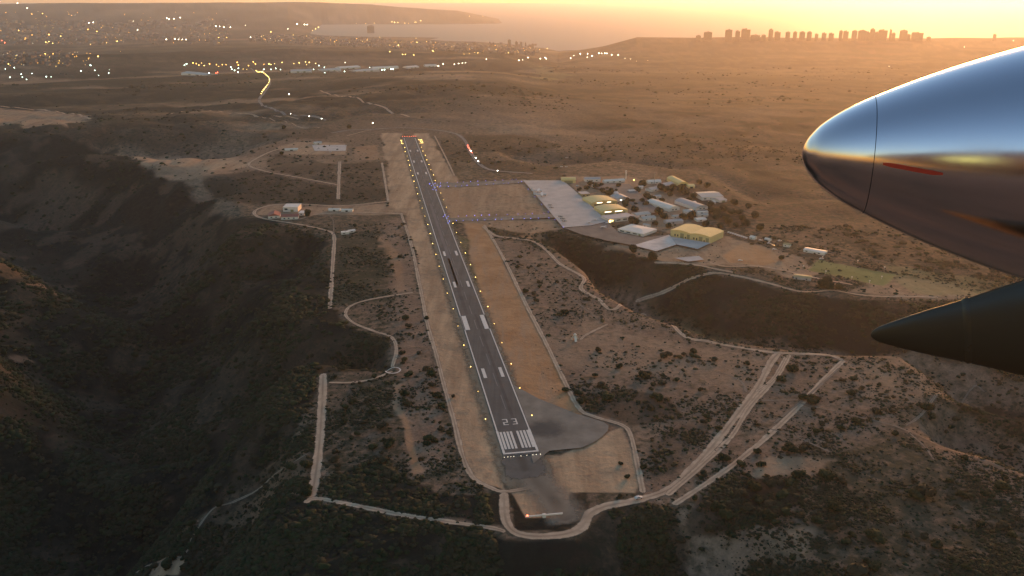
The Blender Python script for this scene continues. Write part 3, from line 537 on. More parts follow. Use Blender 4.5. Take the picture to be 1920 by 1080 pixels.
building('shed', 'ochre shed standing alone at the far corner of the apron', (1053, 343.5), (1079, 343.5), 22, 7, 'barrel', 3, M_yelw, M_yel, axis='x', doors=[(.2, .8, 5, M_door)], group=GB, cat='shed')
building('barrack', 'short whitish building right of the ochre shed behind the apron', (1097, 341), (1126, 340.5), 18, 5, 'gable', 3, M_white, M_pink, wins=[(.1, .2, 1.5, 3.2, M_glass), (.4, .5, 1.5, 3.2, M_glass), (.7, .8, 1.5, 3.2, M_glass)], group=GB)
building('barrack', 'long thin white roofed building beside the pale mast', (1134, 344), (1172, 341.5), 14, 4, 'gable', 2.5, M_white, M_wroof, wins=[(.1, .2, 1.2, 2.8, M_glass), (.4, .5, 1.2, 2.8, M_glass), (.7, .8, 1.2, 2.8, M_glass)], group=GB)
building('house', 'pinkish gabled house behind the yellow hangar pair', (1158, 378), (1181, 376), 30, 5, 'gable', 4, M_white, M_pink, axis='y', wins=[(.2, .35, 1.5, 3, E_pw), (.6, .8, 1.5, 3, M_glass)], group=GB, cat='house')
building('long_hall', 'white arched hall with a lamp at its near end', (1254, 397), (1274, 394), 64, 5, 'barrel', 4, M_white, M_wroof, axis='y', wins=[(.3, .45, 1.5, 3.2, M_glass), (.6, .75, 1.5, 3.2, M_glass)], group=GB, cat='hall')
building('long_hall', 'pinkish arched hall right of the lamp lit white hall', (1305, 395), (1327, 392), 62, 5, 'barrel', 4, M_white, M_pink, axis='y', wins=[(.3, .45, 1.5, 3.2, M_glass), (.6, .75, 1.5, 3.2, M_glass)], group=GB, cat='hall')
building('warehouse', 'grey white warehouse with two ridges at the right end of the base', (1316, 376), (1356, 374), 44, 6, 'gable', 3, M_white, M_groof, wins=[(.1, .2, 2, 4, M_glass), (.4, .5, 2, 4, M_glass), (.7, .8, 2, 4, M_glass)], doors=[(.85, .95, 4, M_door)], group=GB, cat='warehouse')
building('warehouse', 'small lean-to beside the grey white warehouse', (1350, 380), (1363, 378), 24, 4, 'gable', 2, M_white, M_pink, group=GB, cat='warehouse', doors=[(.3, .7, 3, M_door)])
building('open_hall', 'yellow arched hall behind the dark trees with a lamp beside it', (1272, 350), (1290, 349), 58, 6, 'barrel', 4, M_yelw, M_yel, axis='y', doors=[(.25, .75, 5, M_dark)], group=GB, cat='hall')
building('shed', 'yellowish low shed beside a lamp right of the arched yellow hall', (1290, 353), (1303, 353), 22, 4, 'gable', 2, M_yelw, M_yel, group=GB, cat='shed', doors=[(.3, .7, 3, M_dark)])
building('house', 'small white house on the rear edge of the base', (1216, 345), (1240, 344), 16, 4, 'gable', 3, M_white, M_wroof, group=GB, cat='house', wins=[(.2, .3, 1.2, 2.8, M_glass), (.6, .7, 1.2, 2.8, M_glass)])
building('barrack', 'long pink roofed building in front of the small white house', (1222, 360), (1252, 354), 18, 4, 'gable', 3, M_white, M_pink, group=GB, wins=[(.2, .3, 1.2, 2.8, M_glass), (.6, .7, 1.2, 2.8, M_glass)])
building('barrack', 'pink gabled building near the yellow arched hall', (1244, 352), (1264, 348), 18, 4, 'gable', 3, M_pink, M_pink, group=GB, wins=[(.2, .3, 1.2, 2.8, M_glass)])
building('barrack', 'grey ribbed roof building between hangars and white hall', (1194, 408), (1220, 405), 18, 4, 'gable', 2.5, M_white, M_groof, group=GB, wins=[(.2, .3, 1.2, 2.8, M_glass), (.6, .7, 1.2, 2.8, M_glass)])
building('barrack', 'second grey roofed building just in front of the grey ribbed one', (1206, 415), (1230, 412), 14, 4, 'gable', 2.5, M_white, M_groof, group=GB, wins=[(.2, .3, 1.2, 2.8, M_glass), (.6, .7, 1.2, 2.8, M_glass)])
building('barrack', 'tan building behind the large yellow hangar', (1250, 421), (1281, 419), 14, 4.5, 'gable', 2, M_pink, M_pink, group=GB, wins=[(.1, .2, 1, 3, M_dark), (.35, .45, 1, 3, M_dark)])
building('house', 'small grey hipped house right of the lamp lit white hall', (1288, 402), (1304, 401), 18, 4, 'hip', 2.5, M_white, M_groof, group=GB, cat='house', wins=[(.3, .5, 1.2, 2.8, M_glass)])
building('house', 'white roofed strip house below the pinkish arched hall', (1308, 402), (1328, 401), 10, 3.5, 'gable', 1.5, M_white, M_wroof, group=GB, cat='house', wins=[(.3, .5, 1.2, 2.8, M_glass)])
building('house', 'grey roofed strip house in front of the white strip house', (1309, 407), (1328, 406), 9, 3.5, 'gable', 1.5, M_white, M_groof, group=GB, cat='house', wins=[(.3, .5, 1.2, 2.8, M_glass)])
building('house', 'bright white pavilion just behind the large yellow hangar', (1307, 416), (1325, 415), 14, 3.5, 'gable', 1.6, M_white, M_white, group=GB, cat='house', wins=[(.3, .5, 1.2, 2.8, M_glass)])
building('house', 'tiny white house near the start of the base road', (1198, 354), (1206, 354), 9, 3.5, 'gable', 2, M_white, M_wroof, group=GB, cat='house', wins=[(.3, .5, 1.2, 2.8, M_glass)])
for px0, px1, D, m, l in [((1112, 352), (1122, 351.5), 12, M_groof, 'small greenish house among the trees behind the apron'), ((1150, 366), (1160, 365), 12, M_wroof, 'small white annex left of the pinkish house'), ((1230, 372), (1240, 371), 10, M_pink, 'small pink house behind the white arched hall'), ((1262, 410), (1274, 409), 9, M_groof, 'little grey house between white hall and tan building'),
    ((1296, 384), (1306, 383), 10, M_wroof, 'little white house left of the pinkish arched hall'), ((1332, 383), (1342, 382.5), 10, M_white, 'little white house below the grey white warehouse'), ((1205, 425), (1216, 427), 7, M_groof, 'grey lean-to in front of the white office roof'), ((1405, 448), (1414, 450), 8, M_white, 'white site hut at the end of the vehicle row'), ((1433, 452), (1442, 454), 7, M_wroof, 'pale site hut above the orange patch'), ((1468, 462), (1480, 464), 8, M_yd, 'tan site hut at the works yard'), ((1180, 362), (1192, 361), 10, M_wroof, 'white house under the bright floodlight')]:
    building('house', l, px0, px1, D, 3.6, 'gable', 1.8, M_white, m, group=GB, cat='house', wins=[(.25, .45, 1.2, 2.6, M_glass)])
building('barn', 'long white roof at the corner of the green sports field', (1506, 472), (1545, 479), 14, 3.6, 'gable', 1.2, M_white, M_wroof, cat='barn', wins=[(.1, .2, 1, 2.4, M_glass), (.7, .8, 1, 2.4, M_glass)])
building('barn', 'tan roofed building on the near side of the green sports field', (1488, 523), (1520, 527), 12, 3.4, 'gable', 1.2, M_pink, M_yd, cat='barn', wins=[(.1, .2, 1, 2.4, M_glass), (.7, .8, 1, 2.4, M_glass)])
building('house', 'red roofed white house at the tip of the left spur', (503, 410), (525, 409), 24, 4.4, 'gable', 4, M_white, M_red, axis='y', wins=[(.2, .35, 1.2, 2.8, M_glass), (.6, .75, 1.2, 2.8, M_glass)], group=GR, cat='house')
building('house', 'wide red roofed house with pale front beside a dark tree', (527, 412), (559, 411), 16, 4.4, 'gable', 3.4, M_white, M_red, wins=[(.15, .25, 1.2, 3, M_glass), (.4, .5, 1.2, 3, M_glass), (.7, .8, 1.2, 3, M_glass)], group=GR, cat='house')
building('hall', 'white box shaped hall behind the two red roofed houses', (531, 397), (559, 397), 26, 8, 'flat', 0, M_white, M_wroof, wins=[(.1, .3, 3, 6, M_glass)], doors=[(.5, .7, 4, M_door)], group=GR, cat='hall')
building('house', 'low white wing between the red roofed house and the dark tree', (560, 404), (571, 404), 18, 4, 'flat', 0, M_white, M_wroof, group=GR, cat='house', wins=[(.3, .6, 1.2, 2.8, M_glass)])
building('shed', 'long white shed by the access road, left one of two in line', (616, 396), (637, 396), 9, 3, 'gable', 1.2, M_white, M_white, group=GR, cat='shed', doors=[(.4, .6, 2.4, M_dark)])
building('shed', 'long white shed by the access road, right one of two in line', (639, 397), (661, 397), 9, 3, 'gable', 1.2, M_white, M_wroof, group=GR, cat='shed', doors=[(.4, .6, 2.4, M_dark)])
building('cabin', 'small white cabin with antenna standing alone among scrub', (640, 440), (655, 439), 8, 3.2, 'flat', 0, M_white, M_white, cat='cabin', wins=[(.2, .5, 1, 2.2, M_glass)], extra=lambda r, w, D, h: MB().lathe([(.25, h), (.12, h+8)], 6).build('antenna', M_pole, r))
building('cabin', 'white outbuilding touching the antenna cabin', (656, 437), (667, 435), 8, 3, 'gable', 1, M_white, M_wroof, cat='cabin', wins=[(.2, .5, 1, 2.2, M_glass)])
building('shed', 'long pale shed at the far left work yard', (534, 283), (559, 282), 12, 3.5, 'gable', 1.4, M_white, M_white, cat='shed', doors=[(.4, .6, 2.4, M_dark)])
building('shed', 'grey shed in the middle of the far left work yard', (590, 271), (604, 270), 16, 4, 'gable', 2, M_white, M_groof, cat='shed', doors=[(.4, .6, 2.4, M_dark)])
for k, (a, b_, D, m) in enumerate([((603, 134), (640, 134), 90, M_groof), ((638, 129), (676, 128.5), 70, M_wroof), ((668, 135), (712, 134), 80, M_groof), ((700, 129.5), (748, 129), 60, M_wroof), ((545, 137), (585, 136), 60, M_groof), ((340, 141), (385, 142), 80, M_groof), ((765, 129), (786, 127), 60, M_wroof), ((798, 126), (820, 125), 50, M_wroof)]):
    building('warehouse', ['grey roofed warehouse, leftmost of the lit row past the S-bend', 'white roofed warehouse behind the leftmost grey one', 'grey warehouse with greenish lamps along its front', 'long white roofed warehouse at the right end of the lit row', 'low grey warehouse close to the S-bend road', 'wide grey depot under the orange lamp cluster', 'small white warehouse just right of the lit row', 'small white warehouse farthest right, before the lamp string'][k],
             a, b_, D, 9, 'gable', 6, M_white, m, group='distant warehouses', cat='warehouse', doors=[(.3, .4, 6, M_door), (.6, .7, 6, M_door)])
# towers along the coast
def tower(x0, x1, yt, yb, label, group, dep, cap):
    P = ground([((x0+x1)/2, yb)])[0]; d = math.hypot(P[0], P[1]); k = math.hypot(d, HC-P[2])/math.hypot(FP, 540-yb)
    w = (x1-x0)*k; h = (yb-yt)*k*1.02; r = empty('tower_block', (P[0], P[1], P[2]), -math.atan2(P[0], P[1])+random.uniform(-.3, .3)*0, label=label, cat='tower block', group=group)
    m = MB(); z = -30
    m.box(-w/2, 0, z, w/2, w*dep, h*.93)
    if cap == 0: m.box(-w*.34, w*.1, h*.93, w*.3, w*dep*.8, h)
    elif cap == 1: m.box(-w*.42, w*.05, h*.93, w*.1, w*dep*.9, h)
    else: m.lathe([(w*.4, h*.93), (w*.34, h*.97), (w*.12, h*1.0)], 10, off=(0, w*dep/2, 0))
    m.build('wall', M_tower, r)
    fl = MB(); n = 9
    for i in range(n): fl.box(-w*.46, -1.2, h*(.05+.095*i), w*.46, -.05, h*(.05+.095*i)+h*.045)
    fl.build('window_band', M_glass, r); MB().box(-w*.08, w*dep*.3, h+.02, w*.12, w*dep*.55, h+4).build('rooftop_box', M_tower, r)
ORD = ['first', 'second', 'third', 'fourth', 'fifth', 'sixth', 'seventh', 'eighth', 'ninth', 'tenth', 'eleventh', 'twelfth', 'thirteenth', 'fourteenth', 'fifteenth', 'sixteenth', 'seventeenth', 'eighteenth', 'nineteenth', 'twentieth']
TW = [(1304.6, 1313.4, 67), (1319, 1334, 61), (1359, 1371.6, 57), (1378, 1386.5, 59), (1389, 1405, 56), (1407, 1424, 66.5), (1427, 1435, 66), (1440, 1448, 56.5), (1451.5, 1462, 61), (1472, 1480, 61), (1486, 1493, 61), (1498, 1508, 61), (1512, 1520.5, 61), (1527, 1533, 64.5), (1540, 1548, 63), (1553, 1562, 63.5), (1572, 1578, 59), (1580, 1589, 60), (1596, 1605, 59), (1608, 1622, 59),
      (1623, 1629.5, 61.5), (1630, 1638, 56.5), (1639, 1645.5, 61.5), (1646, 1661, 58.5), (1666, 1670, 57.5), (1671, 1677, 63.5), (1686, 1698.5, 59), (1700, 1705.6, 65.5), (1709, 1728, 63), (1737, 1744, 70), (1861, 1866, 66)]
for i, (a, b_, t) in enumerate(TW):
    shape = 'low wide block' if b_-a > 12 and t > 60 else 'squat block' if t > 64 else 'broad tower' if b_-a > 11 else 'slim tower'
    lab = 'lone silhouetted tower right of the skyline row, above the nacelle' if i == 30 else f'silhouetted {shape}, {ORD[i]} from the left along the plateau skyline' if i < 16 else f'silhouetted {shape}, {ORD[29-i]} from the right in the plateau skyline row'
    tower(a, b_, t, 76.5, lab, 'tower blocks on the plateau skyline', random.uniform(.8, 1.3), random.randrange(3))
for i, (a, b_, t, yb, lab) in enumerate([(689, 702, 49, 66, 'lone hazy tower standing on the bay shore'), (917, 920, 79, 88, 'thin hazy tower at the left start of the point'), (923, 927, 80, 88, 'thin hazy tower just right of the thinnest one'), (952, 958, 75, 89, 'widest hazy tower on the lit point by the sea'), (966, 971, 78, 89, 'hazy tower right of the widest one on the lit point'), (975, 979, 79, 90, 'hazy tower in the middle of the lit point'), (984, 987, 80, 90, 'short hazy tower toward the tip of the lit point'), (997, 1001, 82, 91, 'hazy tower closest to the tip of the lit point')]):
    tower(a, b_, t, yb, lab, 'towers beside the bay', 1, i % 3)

# ------------------------------------------------------------------ lamps
def lamp_mesh(name, m, r, hgt, body=M_pole):
    b_ = MB(); b_.lathe([(r*.35, -1), (r*.3, hgt)], 5, m=0); n = len(b_.v)
    b_.lathe([(r*.05, hgt-r), (r*.7, hgt-r*.7), (r, hgt), (r*.7, hgt+r*.7), (r*.05, hgt+r)], 7, m=1)
    return b_.build(name, [body, m])
def repeat(proto, items, group, cat):
    """items: list of (x, y, z, label[, scale])"""
    for i, it in enumerate(items):
        o = proto if i == 0 else proto.copy()
        if i: C.objects.link(o)
        o.location = it[:3]; o['label'] = it[3]; o['category'] = cat; o['group'] = group
        if len(it) > 4: o.scale = (it[4],)*3
LM = [(23, 'the threshold stripes'), (155, 'the first white marks'), (300, 'the large white aiming blocks'), (440, 'the marks past the aiming blocks'), (600, 'the mid runway'), (800, 'the near taxiway'), (1030, 'the far taxiway'), (1300, 'the far marks'), (RL, 'the far runway end')]
it = []
def near_lab(s):
    best = min(LM, key=lambda q: abs(q[0]-s)); return best
cnt = {}
for side, off in (('left', -21), ('right', 21.5)):
    k = 0
    for s in np.arange(64, RL-10, 57.5):
        if side == 'right' and 770 < s < 830: continue
        lm = near_lab(s); key = (side, lm[1]); cnt[key] = cnt.get(key, 0)+1
        x, y = rw(s, off+random.uniform(-1, 1)); it.append((x, y, .3, f'amber light on the runway\'s {side} edge, {ORD[cnt[key]-1]} by {lm[1]}', random.choice([.58, .45, .66, .36])*(1+s/2200)))
repeat(lamp_mesh('runway_light', E_y, .62, .9), it, 'runway edge lights', 'runway light')
it = [(*rw(RL+6, o), .3, 'red light across the far end of the runway', 1.0) for o in (-17, -11, -5, 1, 7, 13, 18)]; repeat(lamp_mesh('runway_light', E_r, .55, .8), it, 'red runway end lights', 'runway light')
it = [(*rw(RL-60-q, o), .3, f'bright yellow light at the far end on the {sd} runway edge', 1.3) for q in (0, 22, 45) for o, sd in ((-24, 'left'), (25, 'right'), (29, 'right'))]; repeat(lamp_mesh('runway_light', E_y, .7, .9), it, 'yellow far end lights', 'runway light')
it = [(*rw(-4.5, o), .3, 'small white light along the near threshold bar', .55) for o in (-15, -12, -9.5, -7, -1, 4, 9, 12, 15.5)]; repeat(lamp_mesh('runway_light', E_pw, .36, .5), it, 'white threshold lights', 'runway light')
bl = []
for (x0, y0), (x1, y1), n, nm in (((806, 345), (986, 336), 13, 'far'), ((812, 352), (990, 342), 12, 'far'), ((830, 407), (1036, 400), 13, 'near'), ((842, 415), (1046, 409), 13, 'near')):
    for k in range(n):
        t = max(0, (k+random.uniform(-.3, .3))/n)**1.1; g = g0([(x0+(x1-x0)*t, y0+(y1-y0)*t)])[0]; bl.append((g[0], g[1], .4, f'blue light along the {nm} taxiway between runway and apron', random.choice([.8, 1, 1.2])))
for x, y in ((805, 346), (809, 349), (812, 346), (816, 352), (820, 348), (812, 356), (818, 357), (826, 349), (834, 404), (838, 410), (843, 416), (840, 419)): g = g0([(x, y)])[0]; bl.append((g[0], g[1], .4, 'blue light in the cluster where a taxiway meets the runway', 1.1))
for t in np.linspace(0, 1, 7): g = g0([(981+75*t+(-6 if t < .9 else 0)*.5, 341+86*t)])[0]; bl.append((g[0], g[1], .4, 'blue light along the runway side of the grey apron', 1))
repeat(lamp_mesh('taxiway_light', E_b, .44, .5), bl, 'blue taxiway lights', 'taxiway light')
# lamps out in the dark country and the town (pixel lists from the photo)
def lamps(mat, r, pts, cluster, group, hgt=7):
    g = ground([(p[0], p[1]) for p in pts]); out = []
    for p, q in zip(pts, g):
        d = float(np.hypot(q[0], q[1])); sc = max(.25, d/6000)*(p[2] if len(p) > 2 else 1)*(.43 if d > 3000 else .6)
        out.append((q[0], q[1], q[2]+.5, p[3] if len(p) > 3 else cluster, sc))
    repeat(lamp_mesh('street_lamp', mat, r, hgt), out, group, 'street lamp')
GL = 'lamps of the far town'
lamps(E_g, 5.0, [(170, 124, 1.6), (27, 128), (40, 140), (60, 139), (42, 146), (87, 145, 1.2), (152, 134), (178, 133), (204, 138), (19, 146), (50, 150), (130, 119, .7), (10, 130, .7), (96, 145, .6), (185, 142, .6), (205, 131, .5)], 'greenish white lamp in the dark hollow at the left edge', GL)
lamps(E_y, 6.0, [(93, 108), (92, 115, .7), (184, 107, 1.3), (46, 73), (88, 71, 1.2), (86, 80), (92, 79), (114, 69, 1.1), (146, 81), (185, 83, 1.2), (170, 84, .7), (200, 81, .8), (220, 78), (35, 77), (99, 82, .8), (226, 97, .5), (120, 103, .6), (10, 120), (16, 121), (38, 119, .7), (105, 125, .5), (30, 105, .5), (75, 110, .5)], 'yellow lamp in the town on the left hillside', GL)
lamps(E_o, 6.0, [(48, 73, 1.5), (42, 60), (92, 66, 1.2), (70, 103), (85, 102), (100, 102), (112, 103), (15, 108, .6), (22, 100, .6), (165, 56), (182, 60), (35, 58, .8), (80, 26, .7), (60, 27, .7), (410, 71, .8), (425, 71, .8), (105, 97, .6), (30, 62, .6), (60, 66, .6)], 'orange lamp in the town on the left hillside', GL)
lamps(E_r, 7.0, [(4, 78, 1.3), (9, 81)], 'red lamp at the left edge of the town', GL)
lamps(E_w, 6.0, [(33, 7), (51, 16, .8), (281, 44), (313, 35), (317, 37), (326, 36), (338, 34), (318, 45, .7), (405, 50, 1.1), (420, 52), (432, 52), (412, 50, .7), (557, 46, 1.2), (571, 47, 1.2), (576, 47), (312, 75, 1.2), (328, 74), (335, 75), (342, 75), (349, 75), (470, 71), (475, 72), (167, 44), (175, 43), (260, 61), (258, 57), (540, 55, .8), (250, 40, .5), (460, 48, .5)], 'white lamp on the hazy hills beyond the town', GL)
lamps(E_y, 6.0, [(735, 42), (740, 43, 1.2), (746, 43), (759, 44, .8), (766, 44, .6), (780, 42, .7), (789, 40), (778, 42, .7), (702, 44, .6), (686, 45, .6), (668, 44, .5), (880, 31, .7), (905, 31, .5)], 'yellow lamp along the far shore of the bay', GL)
sh = [(508, 61, 1.2), (495, 68), (500, 66), (490, 70), (513, 66, .7), (550, 66, .7), (560, 67, .7), (566, 66, .7), (592, 55), (597, 52), (586, 58, .7), (706, 66, 1.1), (700, 68, .7), (712, 70, .6), (747, 86, 1.2), (731, 98), (755, 103), (760, 103), (776, 104), (782, 80), (780, 72, .6), (829, 93), (811, 96), (813, 97, .8), (793, 88, .6), (870, 102, .6), (880, 101, .6), (896, 100, .9), (890, 99, .7), (948, 101), (953, 100), (800, 78, .5), (820, 82, .5), (845, 85, .5), (860, 92, .6), (770, 90, .5), (740, 80, .5), (900, 90, .5), (930, 94, .5), (1012, 93, .6), (1026, 92, .9), (985, 95, .5), (965, 96, .5), (655, 64, .5), (640, 63, .5), (625, 66, .5), (575, 68, .5), (530, 68, .5)]
lamps(E_y, 6.2, sh, 'yellow lamp in the town between the dark ridge and the bay', GL)
rs = []
for k in range(150): x = random.uniform(480, 1010); t = (x-480)/530; rs.append((x, random.uniform(64+22*t, 76+26*t)))
for k in range(170): x = random.uniform(0, 430); y = random.choice([random.uniform(22, 60), random.uniform(50, 85), random.uniform(98, 125)]); rs.append((x if y < 95 else x*.4, y))
lm = MB()
for q in ground(rs):
    d = float(np.hypot(q[0], q[1]))/6000*random.uniform(.35, .95); i = random.choice([0, 0, 1, 2]); lm.lathe([(.1, q[2]+4), (1.7*d, q[2]+4+1.7*d), (.1, q[2]+4+3.4*d)], 6, m=i, off=(q[0], q[1], 0))
tag(lm.build('distant_lights', [E_o, E_pw, E_y]), label='countless small lights sprinkled over the far town', cat='lights', kind='stuff')
GI = 'lamps of the lit industrial strip'
lamps(E_o, 6.5, [(362, 119), (368, 120, .8), (393, 121, 1.2), (406, 122, .8), (417, 122, .8), (424, 122, .7), (445, 118, 1.1), (447, 123), (475, 117), (479, 121), (466, 124, .8), (495, 121, .6), (410, 125, .6), (505, 121)], 'orange lamp in the row above the S-bend', GI)
lamps(E_y, 6.0, [(373, 123), (383, 124), (378, 119, .7), (504, 121), (508, 122), (515, 120, .7), (529, 118), (551, 120, .8), (561, 119, 1.2), (573, 117), (575, 122, .7), (580, 118, 1.2), (592, 120, 1.1), (456, 130, .6), (463, 131, .6)], 'yellow lamp in the row above the S-bend', GI)
lamps(E_g, 6.0, [(346, 123), (350, 121, 1.2), (380, 139, 1.2), (392, 138), (433, 127), (435, 131), (440, 133), (447, 129), (446, 136), (495, 131), (508, 131), (517, 129), (526, 131, .7), (598, 124), (599, 131, .6), (588, 131, .8), (608, 127, .8), (646, 135), (663, 133), (676, 133), (689, 132), (693, 127, .7), (700, 131, 1.2), (705, 131, 1.2), (716, 132, 1.2), (721, 132, 1.2), (733, 131, 1.4), (737, 131, 1.2), (609, 137, .7)], 'greenish lamp in front of the distant warehouses', GI)
lamps(E_r, 6.5, [(408, 137, 1.2), (405, 138)], 'red lamp among white ones on the lit industrial strip', GI)
lamps(E_w, 5.5, [(822, 125, 1.3), (831, 121), (852, 121, .8), (860, 120), (867, 119, .8), (873, 118, .7), (912, 112), (647, 118, .7), (973, 114), (980, 113, .7), (990, 109, 1.2), (1013, 111), (1022, 109), (1024, 111), (1070, 110), (1088, 102, 1.2), (1076, 105, .7), (1102, 102), (1110, 106, 1.2), (1101, 108, .7), (1123, 101, 1.2), (1128, 101), (1134, 101, 1.2), (1138, 101), (1147, 104), (1159, 104), (1172, 110, .5), (1182, 111, .5), (1193, 116, .4), (1215, 114, .4), (1900, 77, .6), (1667, 125, .5), (1808, 89, .5)], 'white lamp in the long string of lights below the point', GI)
lamps(E_w, 5.5, [(542, 178, 1.4), (699, 232, 1.0)], 'single white lamp alone on the dark slope behind the runway', GI)
GS = 'lamps of the airfield base'
lamps(E_y, 4.2, [(1188.5, 340, 1.6, 'bright yellow floodlight behind the base buildings'), (1146, 411, 1.4, 'bright yellow floodlight at the lit corner of the pale terminal')], '', GS, 9)
lamps(E_o, 4.2, [(1227.5, 386.5, 1.2, 'orange street lamp left of the white arched hall')], '', GS, 7)
lamps(E_pw, 4.2, [(1265.5, 391.5, 1, 'white lamp at the near end of the white arched hall'), (1297, 351, 1, 'pale lamp right of the yellow arched hall'), (1168, 376, .8, 'white lamp on the front of the pinkish gabled house')], '', GS, 7)
# lamps and cars along the S-bend
gs = smooth_line(ground([(480, 133), (495, 138), (504, 146), (505, 153), (500, 162), (494, 170), (490, 177)])[:, :2], 70)
pr = lamp_mesh('street_lamp', E_y, 5.0, 7); repeat(pr, [(q[0], q[1], hz(*q)+.5, 'yellowish lamp along the glowing S-bend of the road', random.uniform(.3, .55)) for q in gs], 'lamps along the S-bend road', 'street lamp')

# ------------------------------------------------------------------ vehicles
def make_car(body, front=None, rear=None):
    r = empty('car', (0, 0, 0), label='x', cat='car'); b_ = MB()
    b_.extr([(-2.2, .45), (2.2, .45), (2.2, .8), (1.1, .95), (.5, 1.42), (-1.3, 1.45), (-2.1, .98)], -.85, .85).build('body', body, r)
    MB().box(-1.25, -.87, 1.0, .55, .87, 1.34).build('window', M_glass, r)
    for x in (-1.4, 1.4):
        for y in (-.87, .67): MB().lathe([(.33, y), (.33, y+.2)], 10, 'y', off=(x, 0, .33)).build('wheel', M_black, r)
    if front: MB().box(2.2, -.75, .55, 2.28, .75, .8).build('headlight', front, r)
    if rear: MB().box(-2.3, -.75, .6, -2.2, .75, .9).build('tail_light', rear, r)
    return r
def place(proto, first, x, y, z, rz, label, group, cat, sc=1):
    o = proto if first else copy_tree(proto); o.location = (x, y, z); o.rotation_euler = (0, 0, rz); o.scale = (sc,)*3; o['label'] = label; o['category'] = cat; o['group'] = group; return o
E_tail = glow('tail_lamp', (1, .10, .05), 14); E_head = glow('head_lamp', (1, .92, .75), 22)
rd = smooth_line(ground([(805, 243), (850, 250), (868, 260), (880, 280), (897, 306), (912, 316)])[:, :2], 8); 
protoT = make_car(M_card, None, E_tail); protoH = make_car(M_carw, E_head, None)
i = 0
for n_, t in enumerate([.50, .53, .56, .585, .62, .67]):
    k = int(t*len(rd)); d = rd[k+1]-rd[k]; place(protoT, n_ == 0, rd[k][0], rd[k][1], hz(*rd[k])+.9, math.atan2(d[1], d[0])+math.pi, f'car with red tail lights, {ORD[n_]} in the queue past the runway end', 'cars queuing on the road past the runway end', 'car', 1.35)
for n_, (px, lab) in enumerate([((884, 284), 'white car with headlights on the curve behind the queue'), ((893, 297), 'white car at the lower end of the curve'), ((897, 303), 'white car last on the curve before the bend to the base'), ((933, 321), 'white car with headlights on the straight toward the base'), ((545, 214), 'white car on the road below the S-bend'), ((580, 219), 'white car on the dark road right of the S-bend'), ((603, 223.5), 'white car near where the S-bend road fades out')]):
    P = gp(*px); place(protoH, n_ == 0, P.x, P.y, P.z+.9, -1.9+n_*.1, lab, 'cars with headlights', 'car', 1.5)
pk = make_car(M_carw); pd = make_car(M_card); first = [True, True]
def parked(px, dark, lab, group, rz=.3, sc=1.15):
    P = gp(*px); q = 1 if dark else 0; place((pd if dark else pk), first[q], P.x, P.y, P.z+.55, rz+random.uniform(-.2, .2), lab, group, 'car', sc*.9); first[q] = False
for k in range(9): parked((1366+k*4.2, 437+k*1.35), False, f'white vehicle parked in a row right of the large yellow hangar, {ORD[k]} from it', 'white vehicles parked by the large hangar', 1.0, 1.7)
for px, dk, lab in [((1426, 452), False, 'white van parked above the orange dirt patch'), ((1442, 458), False, 'white car beside the dark car above the orange patch'), ((1449, 462), True, 'dark car beside the white one above the orange patch'), ((1452, 469), False, 'white car nearest the orange dirt patch'), ((1462, 453), False, 'white truck at the top of the works yard'), ((1388, 490), False, 'white pickup on the lower edge of the orange patch'), ((1540, 487), False, 'white van at the corner of the green sports field'),
                    ((620, 286), False, 'white car in the far left work yard'), ((598, 279), False, 'white car on the pale work yard'), ((1197, 936), False, 'pale vehicle on the dirt junction right of the light bar'), ((1217, 365), False, 'white car beside the long pink roofed building'), ((1206, 398), True, 'dark car by the ribbed grey roof'), ((1213, 392), True, 'dark car on the base road near the orange lamp'), ((1221, 391), False, 'white car under the orange street lamp'), ((1184, 372), True, 'dark car by the pinkish house'), ((1063, 297), False, 'white van on the slope behind the ochre shed'), ((1053, 314), False, 'white truck on the slope behind the apron'), ((1062, 314), False, 'second white truck beside the one behind the apron'),
                    ((1098, 353), False, 'white car near the trees behind the apron'), ((1083, 350), False, 'white car at the far apron edge')]: parked(px, dk, lab, 'parked vehicles', .2, 1.6)
# parked aircraft
def make_plane(body, span, name='parked_airplane'):
    r = empty(name, (0, 0, 0), label='x', cat='airplane'); L_ = span*.8
    MB().lathe([(.05, -L_*.5), (L_*.03, -L_*.42), (L_*.055, -L_*.1), (L_*.07, L_*.2), (L_*.06, L_*.38), (L_*.015, L_*.5)], 10, 'x', off=(0, 0, L_*.12)).build('fuselage', body, r, True)
    MB().prism([(L_*.22, -span*.06), (L_*.2, -span/2), (L_*.06, -span/2), (L_*.02, -span*.06), (L_*.02, span*.06), (L_*.06, span/2), (L_*.2, span/2), (L_*.22, span*.06)], L_*.16, L_*.185).build('wing', body, r)
    MB().prism([(-L_*.38, -span*.16), (-L_*.48, -span*.16), (-L_*.5, 0), (-L_*.48, span*.16), (-L_*.38, span*.16)], L_*.14, L_*.155).build('tailplane', body, r)
    MB().extr([(-L_*.35, L_*.15), (-L_*.5, L_*.15), (-L_*.52, L_*.32), (-L_*.45, L_*.32)], -.1, .1).build('tail_fin', body, r)
    for x, y in ((L_*.36, 0), (L_*.08, -L_*.1), (L_*.08, L_*.1)): MB().lathe([(L_*.03, -.15), (L_*.03, .15)], 8, 'y', off=(x, y, L_*.03)).build('wheel', M_black, r)
    return r
pb = make_plane(M_carw, 28); pm = make_plane(M_card, 11); pw = make_plane(M_carw, 11)
